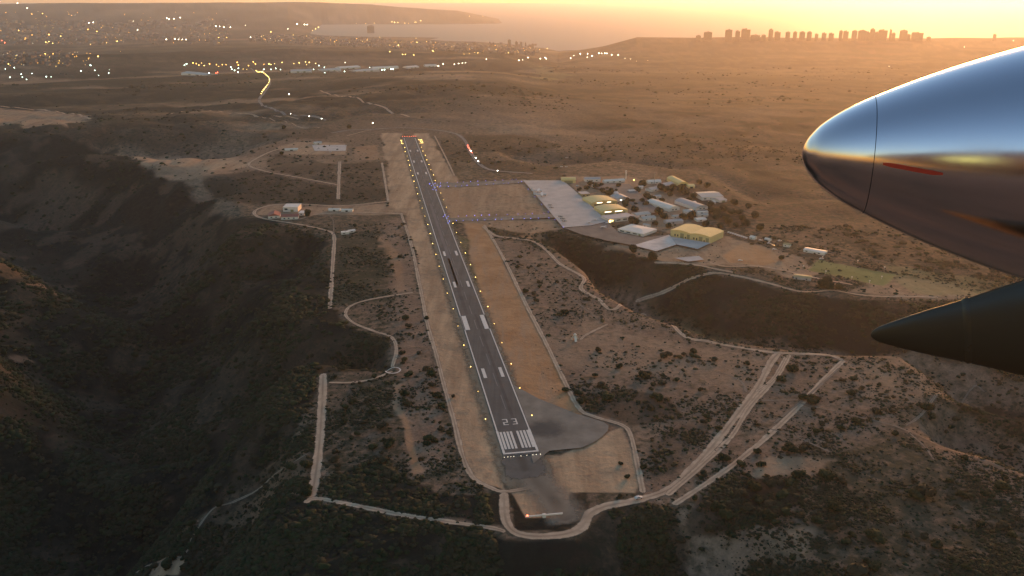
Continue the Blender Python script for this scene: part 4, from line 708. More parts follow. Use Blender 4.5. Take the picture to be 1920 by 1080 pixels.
for n_, (p, rz, lab, px, sc) in enumerate([(pb, -.1, 'large pale twin parked at the far left edge of the apron', (1007, 362), 1), (pb, -.05, 'second large airplane parked just in front of the pale twin', (1013, 370), 1.15),
   (pm, .6, 'dark small airplane on the apron edge, upper one of a pair', (1031, 388), 1), (pm, .6, 'dark small airplane on the apron edge, lower one of a pair', (1034, 393), 1), (pm, .6, 'dark small airplane near the apron corner, upper of three', (1051, 410), 1.1), (pm, .6, 'dark small airplane near the apron corner, middle of three', (1055, 414), 1.1), (pm, .6, 'dark small airplane near the apron corner, lowest of three', (1058, 418.5), 1.1),
   (pw, 2.2, 'white small airplane by the terminal, behind the others', (1117, 416), 1.2), (pw, 2.6, 'white small airplane beside the lit terminal corner', (1140, 422), 1.2), (pw, 2.2, 'white small airplane in front of the lit terminal', (1132, 430), 1.2), (pw, 2.4, 'white small airplane left of the group by the terminal', (1105, 421), 1.1)]):
    P = gp(*px); place(p, n_ in (0, 2, 7), P.x, P.y, .5, rz, lab, 'airplanes parked on the apron', 'airplane', sc)

# ------------------------------------------------------------------ small fixtures
P = ground([(985, 973), (1055, 967)]); a, b_ = P[0], P[1]; u = b_-a; w = float(np.hypot(u[0], u[1])); zb = max(a[2], b_[2])
r = empty('light_bar', ((a[0]+b_[0])/2, (a[1]+b_[1])/2, zb), math.atan2(u[1], u[0]), label='long white antenna bar with a red lamp at its left end below the runway', cat='antenna bar')
MB().box(-w/2, -.5, 1.4, w/2, .5, 2.3).build('beam', M_white, r)
for k in range(8): x = -w/2+1+k*(w-2)/7; MB().lathe([(.12, -2), (.12, 1.4)], 6, off=(x, 0, 0)).build('post', M_pole, r)
MB().lathe([(.1, 2.3), (.6, 2.5), (.6, 3.0), (.1, 3.4)], 8, off=(-w/2+1.5, 0, 0)).build('lamp', E_r, r)
MB().box(-1.2, -1.2, 0, 1.2, .9, 2.8).build('cabinet', M_white, r)
P = gp(737, 696); R_ = float(np.hypot(*(ground([(751, 696)])[0]-np.array(P))[:2])); r = empty('ring_marker', P, 0, label='flat white circle with a short stem where two dirt tracks meet', cat='ground marker')
V = []; F = []
n = 40
for k in range(n):
    t = 2*math.pi*k/n
    for rr_ in (R_-1.1, R_+.25):
        x, y = rr_*math.cos(t), rr_*math.sin(t); V.append((x, y, hz(P.x+x, P.y+y)-P.z+.75))
for k in range(n): F.append((2*k, 2*k+1, (2*k+3) % (2*n), (2*k+2) % (2*n)))
me = bpy.data.meshes.new('ring'); me.from_pydata(V, [], F); me.materials.append(M_mark); o = bpy.data.objects.new('ring', me); C.objects.link(o); o.parent = r
MB().lathe([(.3, 0), (.3, 5)], 6, off=(0, R_*.9, 0)).build('stem', M_white, r)
P = gp(1078, 638); r = empty('survey_marker', P, .2, label='small white tripod marker on bare ground right of the runway', cat='marker')
for t in (.5, 2.6, 4.7): m = MB(); m.add([(3.4*math.cos(t)-.9, 3.4*math.sin(t), -.5), (3.4*math.cos(t)+.9, 3.4*math.sin(t), -.5), (.9, 0, 4.2), (-.9, 0, 4.2), (3.4*math.cos(t)-.5, 3.4*math.sin(t)+.5, -.5), (3.4*math.cos(t)+.5, 3.4*math.sin(t)+.5, -.5), (.4, .4, 4.2), (-.4, .4, 4.2)], [(0, 1, 2, 3), (4, 5, 6, 7), (0, 4, 7, 3), (1, 5, 6, 2)]); m.build('leg', M_white, r)
MB().lathe([(1.0, 3.8), (1.2, 4.6), (.2, 5.6)], 8).build('cap', M_white, r); r.scale = (1.5, 1.5, 1.5)
P = gp(1173.5, 336); r = empty('mast', P, 0, label='tall pale mast behind the long thin white roofed building', cat='mast'); MB().lathe([(1.1, 0), (.8, 9), (1.3, 12), (1.2, 16)], 8).build('shaft', M_white, r); MB().box(-1.5, -1.5, 16.01, 1.5, 1.5, 18).build('cabin', M_white, r)
P = gp(1226.5, 345); r = empty('mast', P, 0, label='thin antenna mast behind the small white house on the rear edge', cat='mast'); MB().lathe([(.6, 0), (.3, 24)], 6).build('shaft', M_pole, r)
for a_, b_ in (((1510, 500), (1520, 506)), ):
    pass
fl = [((1542, 486), 'corner nearest the white barn'), ((1608, 493), 'middle of the rear sideline'), ((1658, 505), 'right end of the rear sideline'), ((1548, 513), 'left end of the near sideline'), ((1597, 524), 'middle of the near sideline'), ((1630, 531), 'right end of the near sideline'), ((1653, 523), 'right goal line'), ((1506, 503), 'left goal line')]
pr = MB(); pr.lathe([(.18, -1), (.14, 3.0)], 6).box(-.8, -.5, 3.01, .8, .5, 4.2); pr = pr.build('field_post', M_white)
repeat(pr, [(*gp(*p)[:3], f'short white post at the {l} of the green sports field') for p, l in fl], 'posts round the sports field', 'post')

# ------------------------------------------------------------------ vegetation
def leaf_crown(name, r, hgt, nleaf, mat, seed, z0=0.0, flat=1.0):
    """crown of small leaf clumps spread over an uneven set of lobes"""
    g = np.random.default_rng(seed); lob = [(g.uniform(-.5, .5)*r, g.uniform(-.5, .5)*r, z0+hgt*g.uniform(.3, .68), r*g.uniform(.42, .7)) for _ in range(7)]
    V = []; F = []
    for i in range(nleaf):
        lx, ly, lz, lr = lob[i % 7]; d = g.normal(size=3); d /= np.linalg.norm(d); q = np.array([lx, ly, lz])+d*lr*g.uniform(.7, 1.05)*np.array([1, 1, hgt/(2*r)*flat+.15]); q[2] = max(q[2], z0+.05*hgt)
        t = g.normal(size=3); t -= d*(t@d)*.75; t /= np.linalg.norm(t); b_ = np.cross(d, t); s = r*g.uniform(.10, .2); n = len(V)
        V += [q-t*s, q+b_*s*.8, q+t*s, q-b_*s*.8]; F.append((n, n+1, n+2, n+3))
    # inner dark mass of the lobes
    ico = bmesh.new(); bmesh.ops.create_icosphere(ico, subdivisions=2, radius=1); iv = np.array([v.co[:] for v in ico.verts]); jf = [[v.index for v in f.verts] for f in ico.faces]; ico.free()
    me = bpy.data.meshes.new(name); VV = [tuple(v) for v in V]; FF = [tuple(f) for f in F]
    for lx, ly, lz, lr in lob:
        n = len(VV); k = lr*.82*(1+.25*g.uniform(-1, 1, size=len(iv))); 
        for v, kk in zip(iv, k): VV.append((lx+v[0]*kk, ly+v[1]*kk, max(z0, lz+v[2]*kk*(hgt/(2*r)*flat+.15))))
        FF += [tuple(a+n for a in f) for f in jf]
    me.from_pydata(VV, [], FF); me.materials.append(mat); o = bpy.data.objects.new(name, me); C.objects.link(o); return o
def make_shrub(i):
    r = empty('shrub', (0, 0, 0), label='x', cat='shrub'); m = M_bush[i % 3]
    leaf_crown('foliage', 1.0, 1.25, 420, m, 50+i, .05).parent = r
    st = MB()
    for a in range(4): t = a*1.6+i; st.add([(.05*math.cos(t), .05*math.sin(t), -.5), (.05*math.cos(t+2), .05*math.sin(t+2), -.5), (.05*math.cos(t+4), .05*math.sin(t+4), -.5), (.35*math.cos(t), .35*math.sin(t), .6)], [(0, 1, 3), (1, 2, 3), (2, 0, 3)])
    st.build('stem', M_bark, r); return r
def make_tree(i):
    r = empty('tree', (0, 0, 0), label='x', cat='tree'); m = M_bush[i % 2]
    leaf_crown('crown', 3.9, 6.2, 1000, m, 80+i, .3, 1.15).parent = r
    t = MB(); t.lathe([(.42, -1), (.3, 1.5), (.2, 4.5)], 8)
    for a in range(4): q = a*1.57+i; t.add([(.1, 0, 2), (-.1, 0, 2), (0, .12, 2.2), (1.7*math.cos(q), 1.7*math.sin(q), 4.6)], [(0, 1, 3), (1, 2, 3), (2, 0, 3)])
    t.build('trunk', M_bark, r); return r
LAND = [((737, 696), 'the white circle'), ((605, 760), 'the left perimeter track'), ((583, 935), 'the corner of the left tracks'), ((1020, 970), 'the white antenna bar'), ((1205, 930), 'the junction right of the white bar'), ((1410, 745), 'the crossing of the two pale tracks'), ((1460, 663), 'the ridge track where both pale tracks start'), ((1582, 676), 'the corner of the triangular tracks'),
        ((1110, 783), 'the turning pad'), ((1078, 638), 'the white tripod marker'), ((1090, 522), 'the sharp bend of the ridge track'), ((1698, 803), 'the fork of the thin right-hand paths'), ((1860, 800), 'the dark hollow at the right edge'), ((1380, 930), 'the dark thicket below the pale tracks'), ((1490, 1010), 'the bare grey patch at the lower right'), ((1700, 960), 'the middle of the lower right slope'), ((1880, 1000), 'the lower right corner'),
        ((1300, 1060), 'the bottom edge below the thicket'), ((320, 1055), 'the pale clearing at the lower left'), ((650, 433), 'the antenna cabin'), ((690, 790), 'the heath between left track and runway'), ((810, 720), 'the bank left of the runway'), ((1600, 860), 'the hillside below the thin path'), ((1200, 700), 'the bare ground right of the orange strip'), ((1240, 830), 'the purple heath right of the turning pad'), ((860, 1040), 'the wooded slope below the loop track'), ((1760, 730), 'the knoll under the dark fairing')]
LG = [g0([p])[0] for p, _ in LAND]
shr = [  # x, y, radius px read from the photo
 (1522, 747, 14), (1508, 745, 10), (1506, 838, 13), (1480, 838, 14), (1550, 890, 15), (1578, 898, 10), (1496, 888, 12), (1533, 976, 11), (1560, 985, 14), (1565, 948, 14), (1637, 1005, 18), (1600, 1074, 26), (1626, 1052, 9), (1718, 927, 16), (1738, 922, 20), (1807, 926, 10), (1878, 913, 12), (1881, 986, 13), (1755, 1018, 11), (1640, 1060, 12), (1895, 1078, 10),
 (1357, 857, 11), (1390, 868, 9), (1320, 886, 9), (1420, 845, 8), (1235, 746, 11), (1222, 764, 10), (1208, 702, 12), (1225, 740, 8), (1338, 673, 7), (1300, 657, 8), (1297, 665, 6), (1248, 665, 12), (1160, 685, 8), (1270, 712, 6), (1240, 716, 9), (1225, 720, 6), (1325, 780, 7), (1320, 790, 9), (1400, 680, 6), (1600, 710, 7), (1615, 727, 6), (1595, 735, 8), (1605, 787, 10), (1580, 712, 6), (1738, 762, 12), (1745, 780, 8), (1640, 770, 10), (1485, 690, 12), (1465, 710, 10),
 (717, 797, 12), (728, 829, 14), (700, 838, 9), (718, 860, 12), (697, 770, 8), (803, 820, 10), (828, 805, 8), (815, 825, 7), (766, 700, 9), (762, 757, 10), (760, 737, 9), (808, 700, 10), (812, 722, 10), (820, 740, 9), (828, 760, 11), (800, 690, 8), (754, 660, 7), (758, 673, 7), (640, 690, 9), (660, 752, 8), (648, 762, 7), (690, 750, 7), (645, 790, 8), (670, 812, 7), (600, 690, 8), (575, 920, 13), (316, 1058, 13), (290, 1062, 8), (325, 1045, 7), (360, 980, 8), (410, 945, 8), (575, 868, 11), (545, 875, 12), (630, 860, 9), (800, 595, 6), (760, 596, 8), (765, 610, 7), (750, 480, 5), (735, 496, 4), (1011, 498, 4), (1010, 528, 5), (1012, 536, 5), (1000, 550, 7), (985, 545, 6), (1005, 562, 5), (1045, 527, 5), (975, 480, 5), (970, 500, 5), (990, 502, 4), (1060, 584, 8), (1050, 588, 6), (1163, 930, 6), (1164, 868, 5), (1176, 893, 6), (1282, 664, 6), (1090, 750, 10), (1140, 745, 12), (1125, 720, 9), (1085, 735, 9), (1060, 730, 7),
 (1440, 905, 14), (1415, 910, 13), (1465, 925, 13), (1390, 925, 12), (1345, 950, 14), (1360, 965, 13), (1400, 955, 15), (1440, 965, 14), (1475, 960, 11), (1330, 990, 12), (1370, 1000, 11), (1240, 1010, 14), (1220, 1030, 13), (1260, 1045, 12), (1210, 1055, 13), (1275, 1010, 10), (1420, 935, 12), (1480, 905, 11)]
for k in range(150):
    x = random.uniform(1060, 1915); y = random.uniform(650, 1078)
    if k % 4 == 0: x = random.uniform(620, 850); y = random.uniform(660, 900)
    if y < 690 and x > 1600: y += 120
    shr.append((x, y, random.uniform(3.5, 8.5)*(y/900)))
roadpts = np.concatenate([smooth_line(ground(px)[:, :2], 6) for px, w in TR]); roadw = np.concatenate([np.full(len(smooth_line(ground(px)[:, :2], 6)), w) for px, w in TR])
def clear(P, extra=1.0):
    ok = np.ones(len(P), bool)
    for i in range(0, len(P), 4000):
        Q = P[i:i+4000]; d = np.full(len(Q), 1e9)
        for j in range(0, len(roadpts), 3000):
            D = np.hypot(Q[:, None, 0]-roadpts[None, j:j+3000, 0], Q[:, None, 1]-roadpts[None, j:j+3000, 1])-roadw[None, j:j+3000]/2; d = np.minimum(d, D.min(1))
        ok[i:i+4000] = d > extra
    rel = P-T0; s = rel@ax; o = rel@nr
    ok &= ~((s > -140) & (s < RL+60) & (o > -38) & (o < 48)); ok &= ~inpoly(P, g0([(962, 722), (1080, 765), (1190, 800), (1210, 925), (1060, 930), (1060, 980), (980, 980), (960, 925), (940, 800)]))
    return ok
G = ground([(s[0], s[1]+s[2]*.5) for s in shr]); okk = clear(G[:, :2], .5)
okk[:128] = True
protos = [make_shrub(i) for i in range(6)]; used = [True]*6; info = []
sh_list = []
for (x, y, rp), q, k in zip(shr, G, okk):
    if not k: continue
    d = math.dist(q, (0, 0, HC)); rad = rp*d/FP
    if any(math.dist(q[:2], s[0][:2]) < .5*(rad+s[1]) for s in sh_list): rad *= .7
    sh_list.append((q, rad))
by = {}
for n_, (q, rad) in enumerate(sh_list):
    dl = [math.dist(q[:2], g) for g in LG]; j = min(range(len(dl)), key=lambda t: dl[t]); size = 'small' if rad < 3.4 else 'large' if rad > 6.2 else 'mid-sized'
    by.setdefault((j, size), []).append((dl[j], n_))
lab = {}
for (j, size), l in by.items():
    for k, (_, n_) in enumerate(sorted(l)):
        lab[n_] = (f'{size} dark shrub, {"" if k == 0 else ORD[k]+" "}closest to {LAND[j][1]}' if k < 20 else f'{size} dark shrub among many near {LAND[j][1]}')
for n_, (q, rad) in enumerate(sh_list):
    i = n_ % 6; o = protos[i] if used[i] else copy_tree(protos[i]); used[i] = False
    o.location = q; o.rotation_euler = (0, 0, random.uniform(0, 6.28)); o.scale = (rad*random.uniform(.9, 1.2), rad*random.uniform(.85, 1.1), rad*random.uniform(.7, .95)); o['label'] = lab[n_]; o['category'] = 'shrub'; o['group'] = 'shrubs on the dry slopes'
TREES = [((578, 405), 1.6, 'round dark tree beside the red roofed houses'), ((1108, 349), 1.6, 'dark tree left one of the clump behind the apron'), ((1118, 352), 1.5, 'dark tree in the middle of the clump behind the apron'), ((1100, 356), 1.3, 'dark tree nearest the apron in the clump behind it'), ((1128, 350), 1.2, 'dark tree right one of the clump behind the apron'), ((1086, 358), 1.0, 'small tree on the corner of the apron by the hangars'),
         ((1137, 356), 1.0, 'tree between the clump and the pinkish house'), ((1146, 358), .9, 'small tree behind the pinkish house'), ((1155, 360), .9, 'small tree above the roof of the pinkish house'), ((1185, 380), 1.2, 'tree right of the pinkish house'), ((1178, 379), 1.2, 'dark tree in front of the pinkish house'), ((1192, 385), .9, 'small tree on the yard corner by the pinkish house'),
         ((1203, 380), 1.3, 'tree on the road bend left of the white arched hall'), ((1210, 386), 1.3, 'tree beside the orange street lamp'), ((1238, 356), 1.9, 'big dark tree left end of the grove before the yellow arched hall'), ((1248, 360), 2.0, 'big dark tree in the middle of the grove before the arched hall'), ((1262, 358), 2.0, 'big dark tree right of the middle of the grove'), ((1275, 360), 1.9, 'big dark tree at the right end of the grove'), ((1285, 364), 1.6, 'dark tree between the grove and the grey white warehouse'), ((1256, 368), 1.5, 'dark tree in front of the grove'), ((1185, 418), 1.6, 'dark tree at the right end of the pale terminal'), ((1193, 421), 1.4, 'dark tree behind the low white office roof'), ((1227, 422), 1.2, 'dark tree right of the white office roof'), ((1253, 428), 1.3, 'dark tree at the left corner of the large yellow hangar'),
         ((1334, 400), 1.8, 'dark tree right of the strip houses'), ((1342, 410), 1.8, 'dark tree above the right end of the large hangar'), ((1355, 395), 1.7, 'dark tree below the grey white warehouse'), ((1372, 402), 1.6, 'dark tree right of the small lean-to'), ((1390, 415), 1.6, 'dark tree on the slope right of the base'), ((1365, 420), 1.6, 'dark tree behind the row of white vehicles'), ((1400, 390), 1.4, 'lone tree on the slope far right of the base'),
         ((655, 241), 1.9, 'lone round dark tree on the slope behind the left yard'), ((533, 242), 1.6, 'dark tree on the slope above the left yard'), ((1545, 536), 1.9, 'large dark tree below the tan barn'), ((1553, 540), 1.7, 'dark tree at the fork below the sports field'), ((1573, 543), 1.4, 'dark tree right of the fork below the sports field'), ((1188, 472), 1.6, 'dark tree on the bank below the bright concrete pad'), ((528, 290), 1.3, 'dark tree at the foot of the left yard shed'), ((1222, 486), 1.6, 'dark tree left of the pale dirt below the hangar pads'), ((1465, 487), 1.0, 'small tree at the right end of the orange patch')]
for k, (x, y, l) in enumerate([(1160, 352, 'the pale mast'), (1195, 360, 'the floodlight behind the base'), (1205, 350, 'the tiny white house'), (1212, 372, 'the long pink roofed building'), (1240, 380, 'the white arched hall'), (1222, 378, 'the orange street lamp'), (1290, 380, 'the pinkish arched hall'), (1300, 372, 'the pinkish arched hall'), (1333, 388, 'the grey white warehouse'), (1345, 402, 'the strip houses'), (1325, 424, 'the rear of the large yellow hangar'), (1350, 428, 'the rear of the large yellow hangar'), (1378, 426, 'the row of white vehicles'), (1385, 402, 'the small lean-to'), (1398, 424, 'the row of white vehicles'), (1235, 402, 'the tan building'), (1243, 410, 'the tan building'), (1172, 388, 'the nearer hangar'), (1190, 396, 'the nearer hangar'), (1280, 412, 'the white pavilion'), (1130, 360, 'the farther hangar'), (1142, 366, 'the farther hangar'), (1300, 410, 'the grey hipped house'), (1360, 412, 'the strip houses'), (1310, 345, 'the yellow arched hall'), (1325, 352, 'the grey white warehouse'), (1412, 408, 'the dark slope right of the base'), (1425, 432, 'the white van'), (1375, 385, 'the small lean-to')]):
    TREES.append(((x, y), random.uniform(1.2, 2.0), f'dark tree near {l}, {"smaller" if k % 2 else "fuller"} crown among its neighbours'))
pt = [make_tree(i) for i in range(4)]; ut = [True]*4
for n_, (p, sc, l) in enumerate(TREES):
    i = n_ % 4; o = pt[i] if ut[i] else copy_tree(pt[i]); ut[i] = False; P = gp(*p); o.location = P; o.rotation_euler = (0, 0, random.uniform(0, 6.28)); sc *= 1.2; o.scale = (sc*random.uniform(.9, 1.15), sc, sc*random.uniform(.8, 1.0)); o['label'] = l; o['category'] = 'tree'; o['group'] = 'trees of the airfield'
# low scrub nobody could count: one object of many leafy clumps
def scrub():
    n = 330000; px = np.stack([rng.uniform(-120, 2040, n), 1140-720*rng.random(n)**1.1], 1); P = g0(px)
    M = masks(P); r = np.hypot(P[:, 0], P[:, 1]); p = np.clip(M['scrub']*1.5-.30, 0, 1)*1.0*(1-M['bare'])**1.5*(1-M['orange'])*(1-M['grass'])+M['dense']*.42
    cl = np.clip(.45+fbm(P[:, 0], P[:, 1], 34, 3)*2.6, .08, 1.6)
    keep = rng.random(n) < p*cl*np.clip(1.1-(r-700)/3200, .3, 1.0); P = P[keep]; D = M['dense'][keep]
    k = clear(P, .8); P = P[k]; D = D[k]
    # a rough cap by distance keeps near clumps finer than far ones
    n2 = 60000; px = np.stack([rng.uniform(-60, 1980, n2), rng.uniform(95, 420, n2)], 1); Q = g0(px); MQ = masks(Q); rq = np.hypot(Q[:, 0], Q[:, 1])
    kq = rng.random(n2) < .75*np.clip(.15+fbm(Q[:, 0], Q[:, 1], 420, 4)*1.9, .02, .9)*(.25+.75*MQ['dense'])*(1-MQ['bare'])*(1-MQ['orange']); Q = Q[kq & (rq > 1500)]; Q = Q[clear(Q, 4)]; Q = Q[sdf(Q, g0([(960, 330), (1300, 325), (1380, 390), (1390, 470), (1180, 475), (1040, 440)])) < 0]
    P = np.concatenate([P, Q]); D = np.concatenate([D, np.ones(len(Q))]); farq = np.arange(len(P)) >= len(P)-len(Q)
    r = np.hypot(P[:, 0], P[:, 1]); Vs = []; Fs = []; Ms = []; base = 0
    for sub, sel in ((2, (r < 900) & ~farq), (1, (r >= 900) | farq)):
        Q = P[sel]; m = len(Q); bmm = bmesh.new(); bmesh.ops.create_icosphere(bmm, subdivisions=sub, radius=1); iv = np.array([v.co[:] for v in bmm.verts]); jf = np.array([[v.index for v in f.verts] for f in bmm.faces]); bmm.free()
        if sub == 2: up = iv[:, 2] > -.45; idx = -np.ones(len(iv), int); idx[up] = np.arange(up.sum()); jf = jf[(idx[jf] >= 0).all(1)]; jf = idx[jf]; iv = iv[up]
        big = rng.random(m)**3
        sz = ((.45+1.5*big)*(1+.8*D[sel])*np.where(farq[sel], np.clip(r[sel]/1500, 1, 2.4), np.clip(r[sel]/850, .8, 2.0)))[:, None]
        V = iv[None]*(1+rng.uniform(-.45, .45, (m, len(iv), 1)))*sz[:, :, None]*np.stack([rng.uniform(.8, 1.5, m), rng.uniform(.8, 1.5, m), rng.uniform(.5, .95, m)], 1)[:, None, :]
        V = V+np.concatenate([Q, (height(Q)+.05)[:, None]], 1)[:, None, :]
        Vs.append(V.reshape(-1, 3)); Fs.append((jf[None]+(np.arange(m)*len(iv))[:, None, None]).reshape(-1, 3)+base); base += m*len(iv); Ms.append(np.repeat(rng.choice([0, 1, 2, 3, 3], m), len(jf)))
    o = mesh_np('scrub', np.concatenate(Vs), np.concatenate(Fs), M_bush+[M_scrub], mi=np.concatenate(Ms))
    tag(o, label='low dark scrub and heath covering the dry slopes and gullies', cat='scrub', kind='stuff')
scrub()
# distant town: roofs and walls that read as one grainy mass
def town():
    m = MB(); areas = [(470, 1010, lambda x: 65+22*(x-480)/530, lambda x: 80+25*(x-480)/530, 520), (0, 430, lambda x: 40, lambda x: 84, 420), (0, 130, lambda x: 96, lambda x: 124, 120)]
    mats = [plain('town_plaster', (.22, .17, .14), .95, .2, .01, spec=.02), plain('town_brick', (.14, .105, .085), .95, .2, .01, spec=.02), plain('town_roof', (.17, .13, .11), .95, .2, .01, spec=.02), plain('town_wall', (.11, .09, .08), .95, .2, .01, spec=.02)]; pts = []
    for x0, x1, a, b_, n in areas:
        for k in range(n): x = random.uniform(x0, x1); pts.append((x, random.uniform(a(x), b_(x))))
    G_ = ground(pts)
    for q in G_:
        d = float(np.hypot(q[0], q[1])); s = d/9000*random.uniform(.5, 1.6); w, dd, h = 22*s, 30*s, random.uniform(6, 18)*s; x, y, z = q
        i = random.choice([0, 1, 2, 2, 3]); m.box(x-w/2, y-dd/2, z-12, x+w/2, y+dd/2, z+h, i)
        n = len(m.v); m.add([(x-w/2, y-dd/2, z+h+.05), (x+w/2, y-dd/2, z+h+.05), (x+w/2, y, z+h+4*s), (x-w/2, y, z+h+4*s), (x-w/2, y+dd/2, z+h+.05), (x+w/2, y+dd/2, z+h+.05)], [(0, 1, 2, 3), (3, 2, 5, 4)], i)
    tag(m.build('distant_town', mats), label='hazy sprawl of small houses on the far hillsides and round the bay', cat='town', kind='stuff')
town()

# ------------------------------------------------------------------ the airplane the picture is taken from
AP = empty('airplane', campt(1700, 295, 4.2), 0, label='polished metal nacelle and dark fairing of the airplane, close in front at the right edge', cat='airplane')
def pm(name, col, rough, metal, n_scale=3.0):
    m, nt, b = newmat(name); f = nz(nt, n_scale, 4); b.inputs['Base Color'].default_value = (*col, 1); b.inputs['Metallic'].default_value = metal
    nt.links.new(mr(nt, f, .3, .7, rough*.8, rough*1.25), b.inputs['Roughness']); return m
M_pol = pm('polished_metal', (.76, .65, .69), .18, 1.0); M_seam = pm('seam_gap', (.02, .02, .022), .5, 0); M_fair = pm('dark_paint', (.060, .042, .024), .42, 0, 2); E_cab = glow('cabin_light', (.75, .9, .25), .9); M_fus = plain('fuselage_paint', (.07, .065, .065), .5, .1, 3); M_ring = pm('ring_metal', (.07, .05, .03), .3, 0); M_stripe_refl = plain('reflected_red', (.6, .06, .03), .3, .1, 3)
def revolve(name, p0, p1, prof, mat, n=96, a0=0, a1=2*math.pi, cap=True, squash=1.0, roll=0.0, up=Vector((0, 0, 1))):
    d = (p1-p0); Ln = d.length; d.normalize(); s = d.cross(up).normalized(); u = s.cross(d).normalized(); V = []; F = []; full = abs(a1-a0-2*math.pi) < 1e-6; m = n if full else n+1
    for t, r in prof:
        for k in range(m):
            a = a0+(a1-a0)*k/n; V.append(tuple(p0+d*t+s*(r*squash*math.cos(a))+u*(r*math.sin(a))-AP.location))
    for i in range(len(prof)-1):
        for k in range(n): F.append((i*m+k, i*m+(k+1) % m, (i+1)*m+(k+1) % m, (i+1)*m+k))
    me = bpy.data.meshes.new(name); me.from_pydata(V, [], F); bm = bmesh.new(); bm.from_mesh(me); bmesh.ops.remove_doubles(bm, verts=bm.verts, dist=1e-6); bmesh.ops.recalc_face_normals(bm, faces=bm.faces); bm.to_mesh(me); bm.free()
    me.polygons.foreach_set('use_smooth', [True]*len(me.polygons)); me.materials.append(mat); o = bpy.data.objects.new(name, me); C.objects.link(o); o.parent = AP; return o
DT, DR = 4.40, 4.119
pA, pB = campt(1503, 287, DT), campt(1920, 302, DR); LN = (pB-pA).length
def cat_interp(xs, ys_, q): # monotone-ish smooth sampling
    return np.interp(q, xs, ys_)
ox = np.array([0, 1.5, 5, 10, 17, 30, 48, 75, 108, 130, 163, 233, 307, 417, 520, 650, 850, 1150.]); orr = np.array([0, 9, 18, 27, 36, 50, 64, 81, 98, 108, 122.5, 151.5, 179, 215, 242, 266, 284, 288.])
def spl(xs, ys_, q):
    sx = np.sqrt(xs); g = np.gradient(ys_, sx); sq = np.sqrt(q); i = np.clip(np.searchsorted(sx, sq, side='right')-1, 0, len(xs)-2); h = sx[i+1]-sx[i]; t = (sq-sx[i])/h
    return ys_[i]*(2*t**3-3*t**2+1)+h*g[i]*(t**3-2*t**2+t)+ys_[i+1]*(-2*t**3+3*t**2)+h*g[i+1]*(t**3-t**2)
def nprof(o0, o1, n, add=0.0):
    q = np.linspace(math.sqrt(o0), math.sqrt(o1), n)**2; rr_ = spl(ox, orr, q); dep = DT+(DR-DT)*np.clip(q/417, 0, 1.6)
    return [(float(a/417*LN), max(1e-4, float(r*dd/FP+add))) for a, r, dd in zip(q, rr_, dep)]
revolve('nose_cone', pA, pB, nprof(0, 129.4, 60), M_pol); revolve('nacelle', pA, pB, nprof(130.6, 1150, 90)+[(1160/417*LN, .02)], M_pol); revolve('seam', pA, pB, nprof(128, 132, 4, -.004), M_seam)
# the cabin side the camera looks out of: it is seen only mirrored in the polished nacelle
dax = (pB-pA).normalized(); nout = Vector((-dax.y, dax.x, 0)).normalized(); nout = nout if nout.y > 0 else -nout; FR = 1.25; fc = Vector((0, 0, HC))-nout*(FR+.35)+Vector((0, 0, .05))
FUS = revolve('fuselage', fc-dax*5.5, fc+dax*7, [(0, .02), (.3, .35), (1.2, .8), (2.5, 1.1), (4, FR), (10, FR), (12.5, .9)], M_fus, n=64)
nac = [o for o in AP.children if o.name.startswith('nacelle')][0]
def bvh(o): me = o.data; return BVHTree.FromPolygons([v.co+AP.location for v in me.vertices], [p.vertices[:] for p in me.polygons])
Bn, Bf = bvh(nac), bvh(FUS)
def mirror(px):
    o = Vector((0, 0, HC)); d = Vector(rays([px])[0]).normalized(); h, n, _, _ = Bn.ray_cast(o, d); d2 = d.reflect(n); h2, n2, _, _ = Bf.ray_cast(h+d2*.01, d2); return h2
def cabin_window(px):                   # lit window standing on the cabin side
    c = mirror(px); nrm = c-fc-dax*((c-fc).dot(dax)); nrm.normalize(); up_ = dax.cross(nrm).normalized(); V = []
    for k in range(16): t = 2*math.pi*k/16; q = Vector((math.copysign(abs(math.cos(t))**.6, math.cos(t)), math.copysign(abs(math.sin(t))**.6, math.sin(t)))); p = dax*(q.x*.15)+up_*(q.y*.20); p = c+p+nrm*(.012-.5*(q.y*.20)**2/FR); V.append(tuple(p-AP.location))
    me = bpy.data.meshes.new('cabin_window'); me.from_pydata(V, [], [list(range(16))]); me.materials.append(E_cab); o = bpy.data.objects.new('cabin_window', me); C.objects.link(o); o.parent = FUS
cabin_window((1797, 297)); cabin_window((1834, 294))
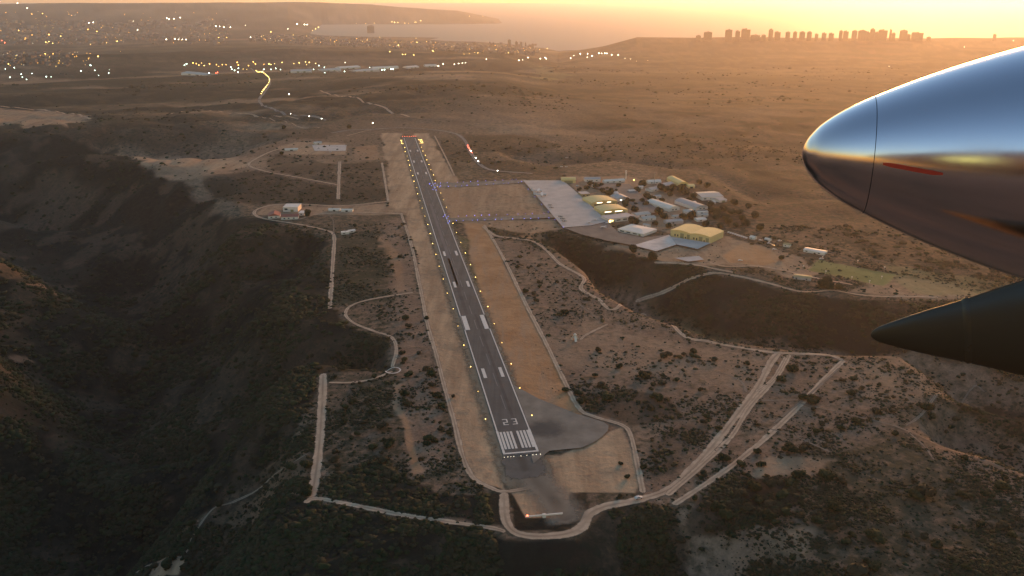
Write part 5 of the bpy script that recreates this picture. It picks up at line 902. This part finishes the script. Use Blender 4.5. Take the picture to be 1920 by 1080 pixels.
def on_nacelle(px): d = Vector(rays([px])[0]).normalized(); h, n, _, _ = Bn.ray_cast(Vector((0, 0, HC)), d); return tuple(h+n*.003-AP.location)
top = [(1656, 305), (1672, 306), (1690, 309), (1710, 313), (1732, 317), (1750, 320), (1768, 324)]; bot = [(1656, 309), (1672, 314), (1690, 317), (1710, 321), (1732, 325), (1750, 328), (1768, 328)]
me = bpy.data.meshes.new('stripe_reflection'); me.from_pydata([on_nacelle(p) for p in top+bot], [], [(i, i+1, 8+i, 7+i) for i in range(6)]); me.materials.append(M_stripe_refl); o = bpy.data.objects.new('stripe_reflection', me); C.objects.link(o); o.parent = nac  # fuselage stripe's mirror image, put on the nacelle skin as a red strip
# dark fairing under the nacelle
qA, qB = campt(1632, 628, 3.95), campt(1920, 616, 3.72); LF = (qB-qA).length
fo = np.array([0, 2, 6, 14, 30, 48, 103, 176, 288, 420, 560.]); fr_ = np.array([0, 4.5, 9, 14, 20, 26, 42, 60.5, 92, 128, 165.])
def fprof(a, b_, n, add=0): q = np.linspace(math.sqrt(a), math.sqrt(b_), n)**2; return [(float(o/288*LF), max(1e-4, float(spl(fo, fr_, np.array([o]))[0])*3.85/FP+add)) for o in q]
revolve('fairing', qA, qB, fprof(0, 560, 80)+[(565/288*LF, .01)], M_fair, squash=.4)
revolve('joint_ring', qA, qB, [(t, r+.006*math.sin(math.pi*i/8)) for i, (t, r) in enumerate(fprof(176, 190, 9))], M_ring, squash=.4)

# ------------------------------------------------------------------ haze
hb = MB().box(-46000, -7000, -420, 46000, 61500, 372); HM = bpy.data.materials.new('haze_air'); HM.use_nodes = True; nt = HM.node_tree; nt.nodes.remove(nt.nodes['Principled BSDF'])
pv = nt.nodes.new('ShaderNodeVolumePrincipled'); pv.inputs['Density'].default_value = HAZE_D; pv.inputs['Anisotropy'].default_value = HAZE_G; pv.inputs['Color'].default_value = HAZE_COL
nt.links.new(pv.outputs[0], nt.nodes['Material Output'].inputs['Volume'])
tag(hb.build('haze', HM), label='warm evening haze hanging over the land and the bay', cat='haze', kind='stuff')
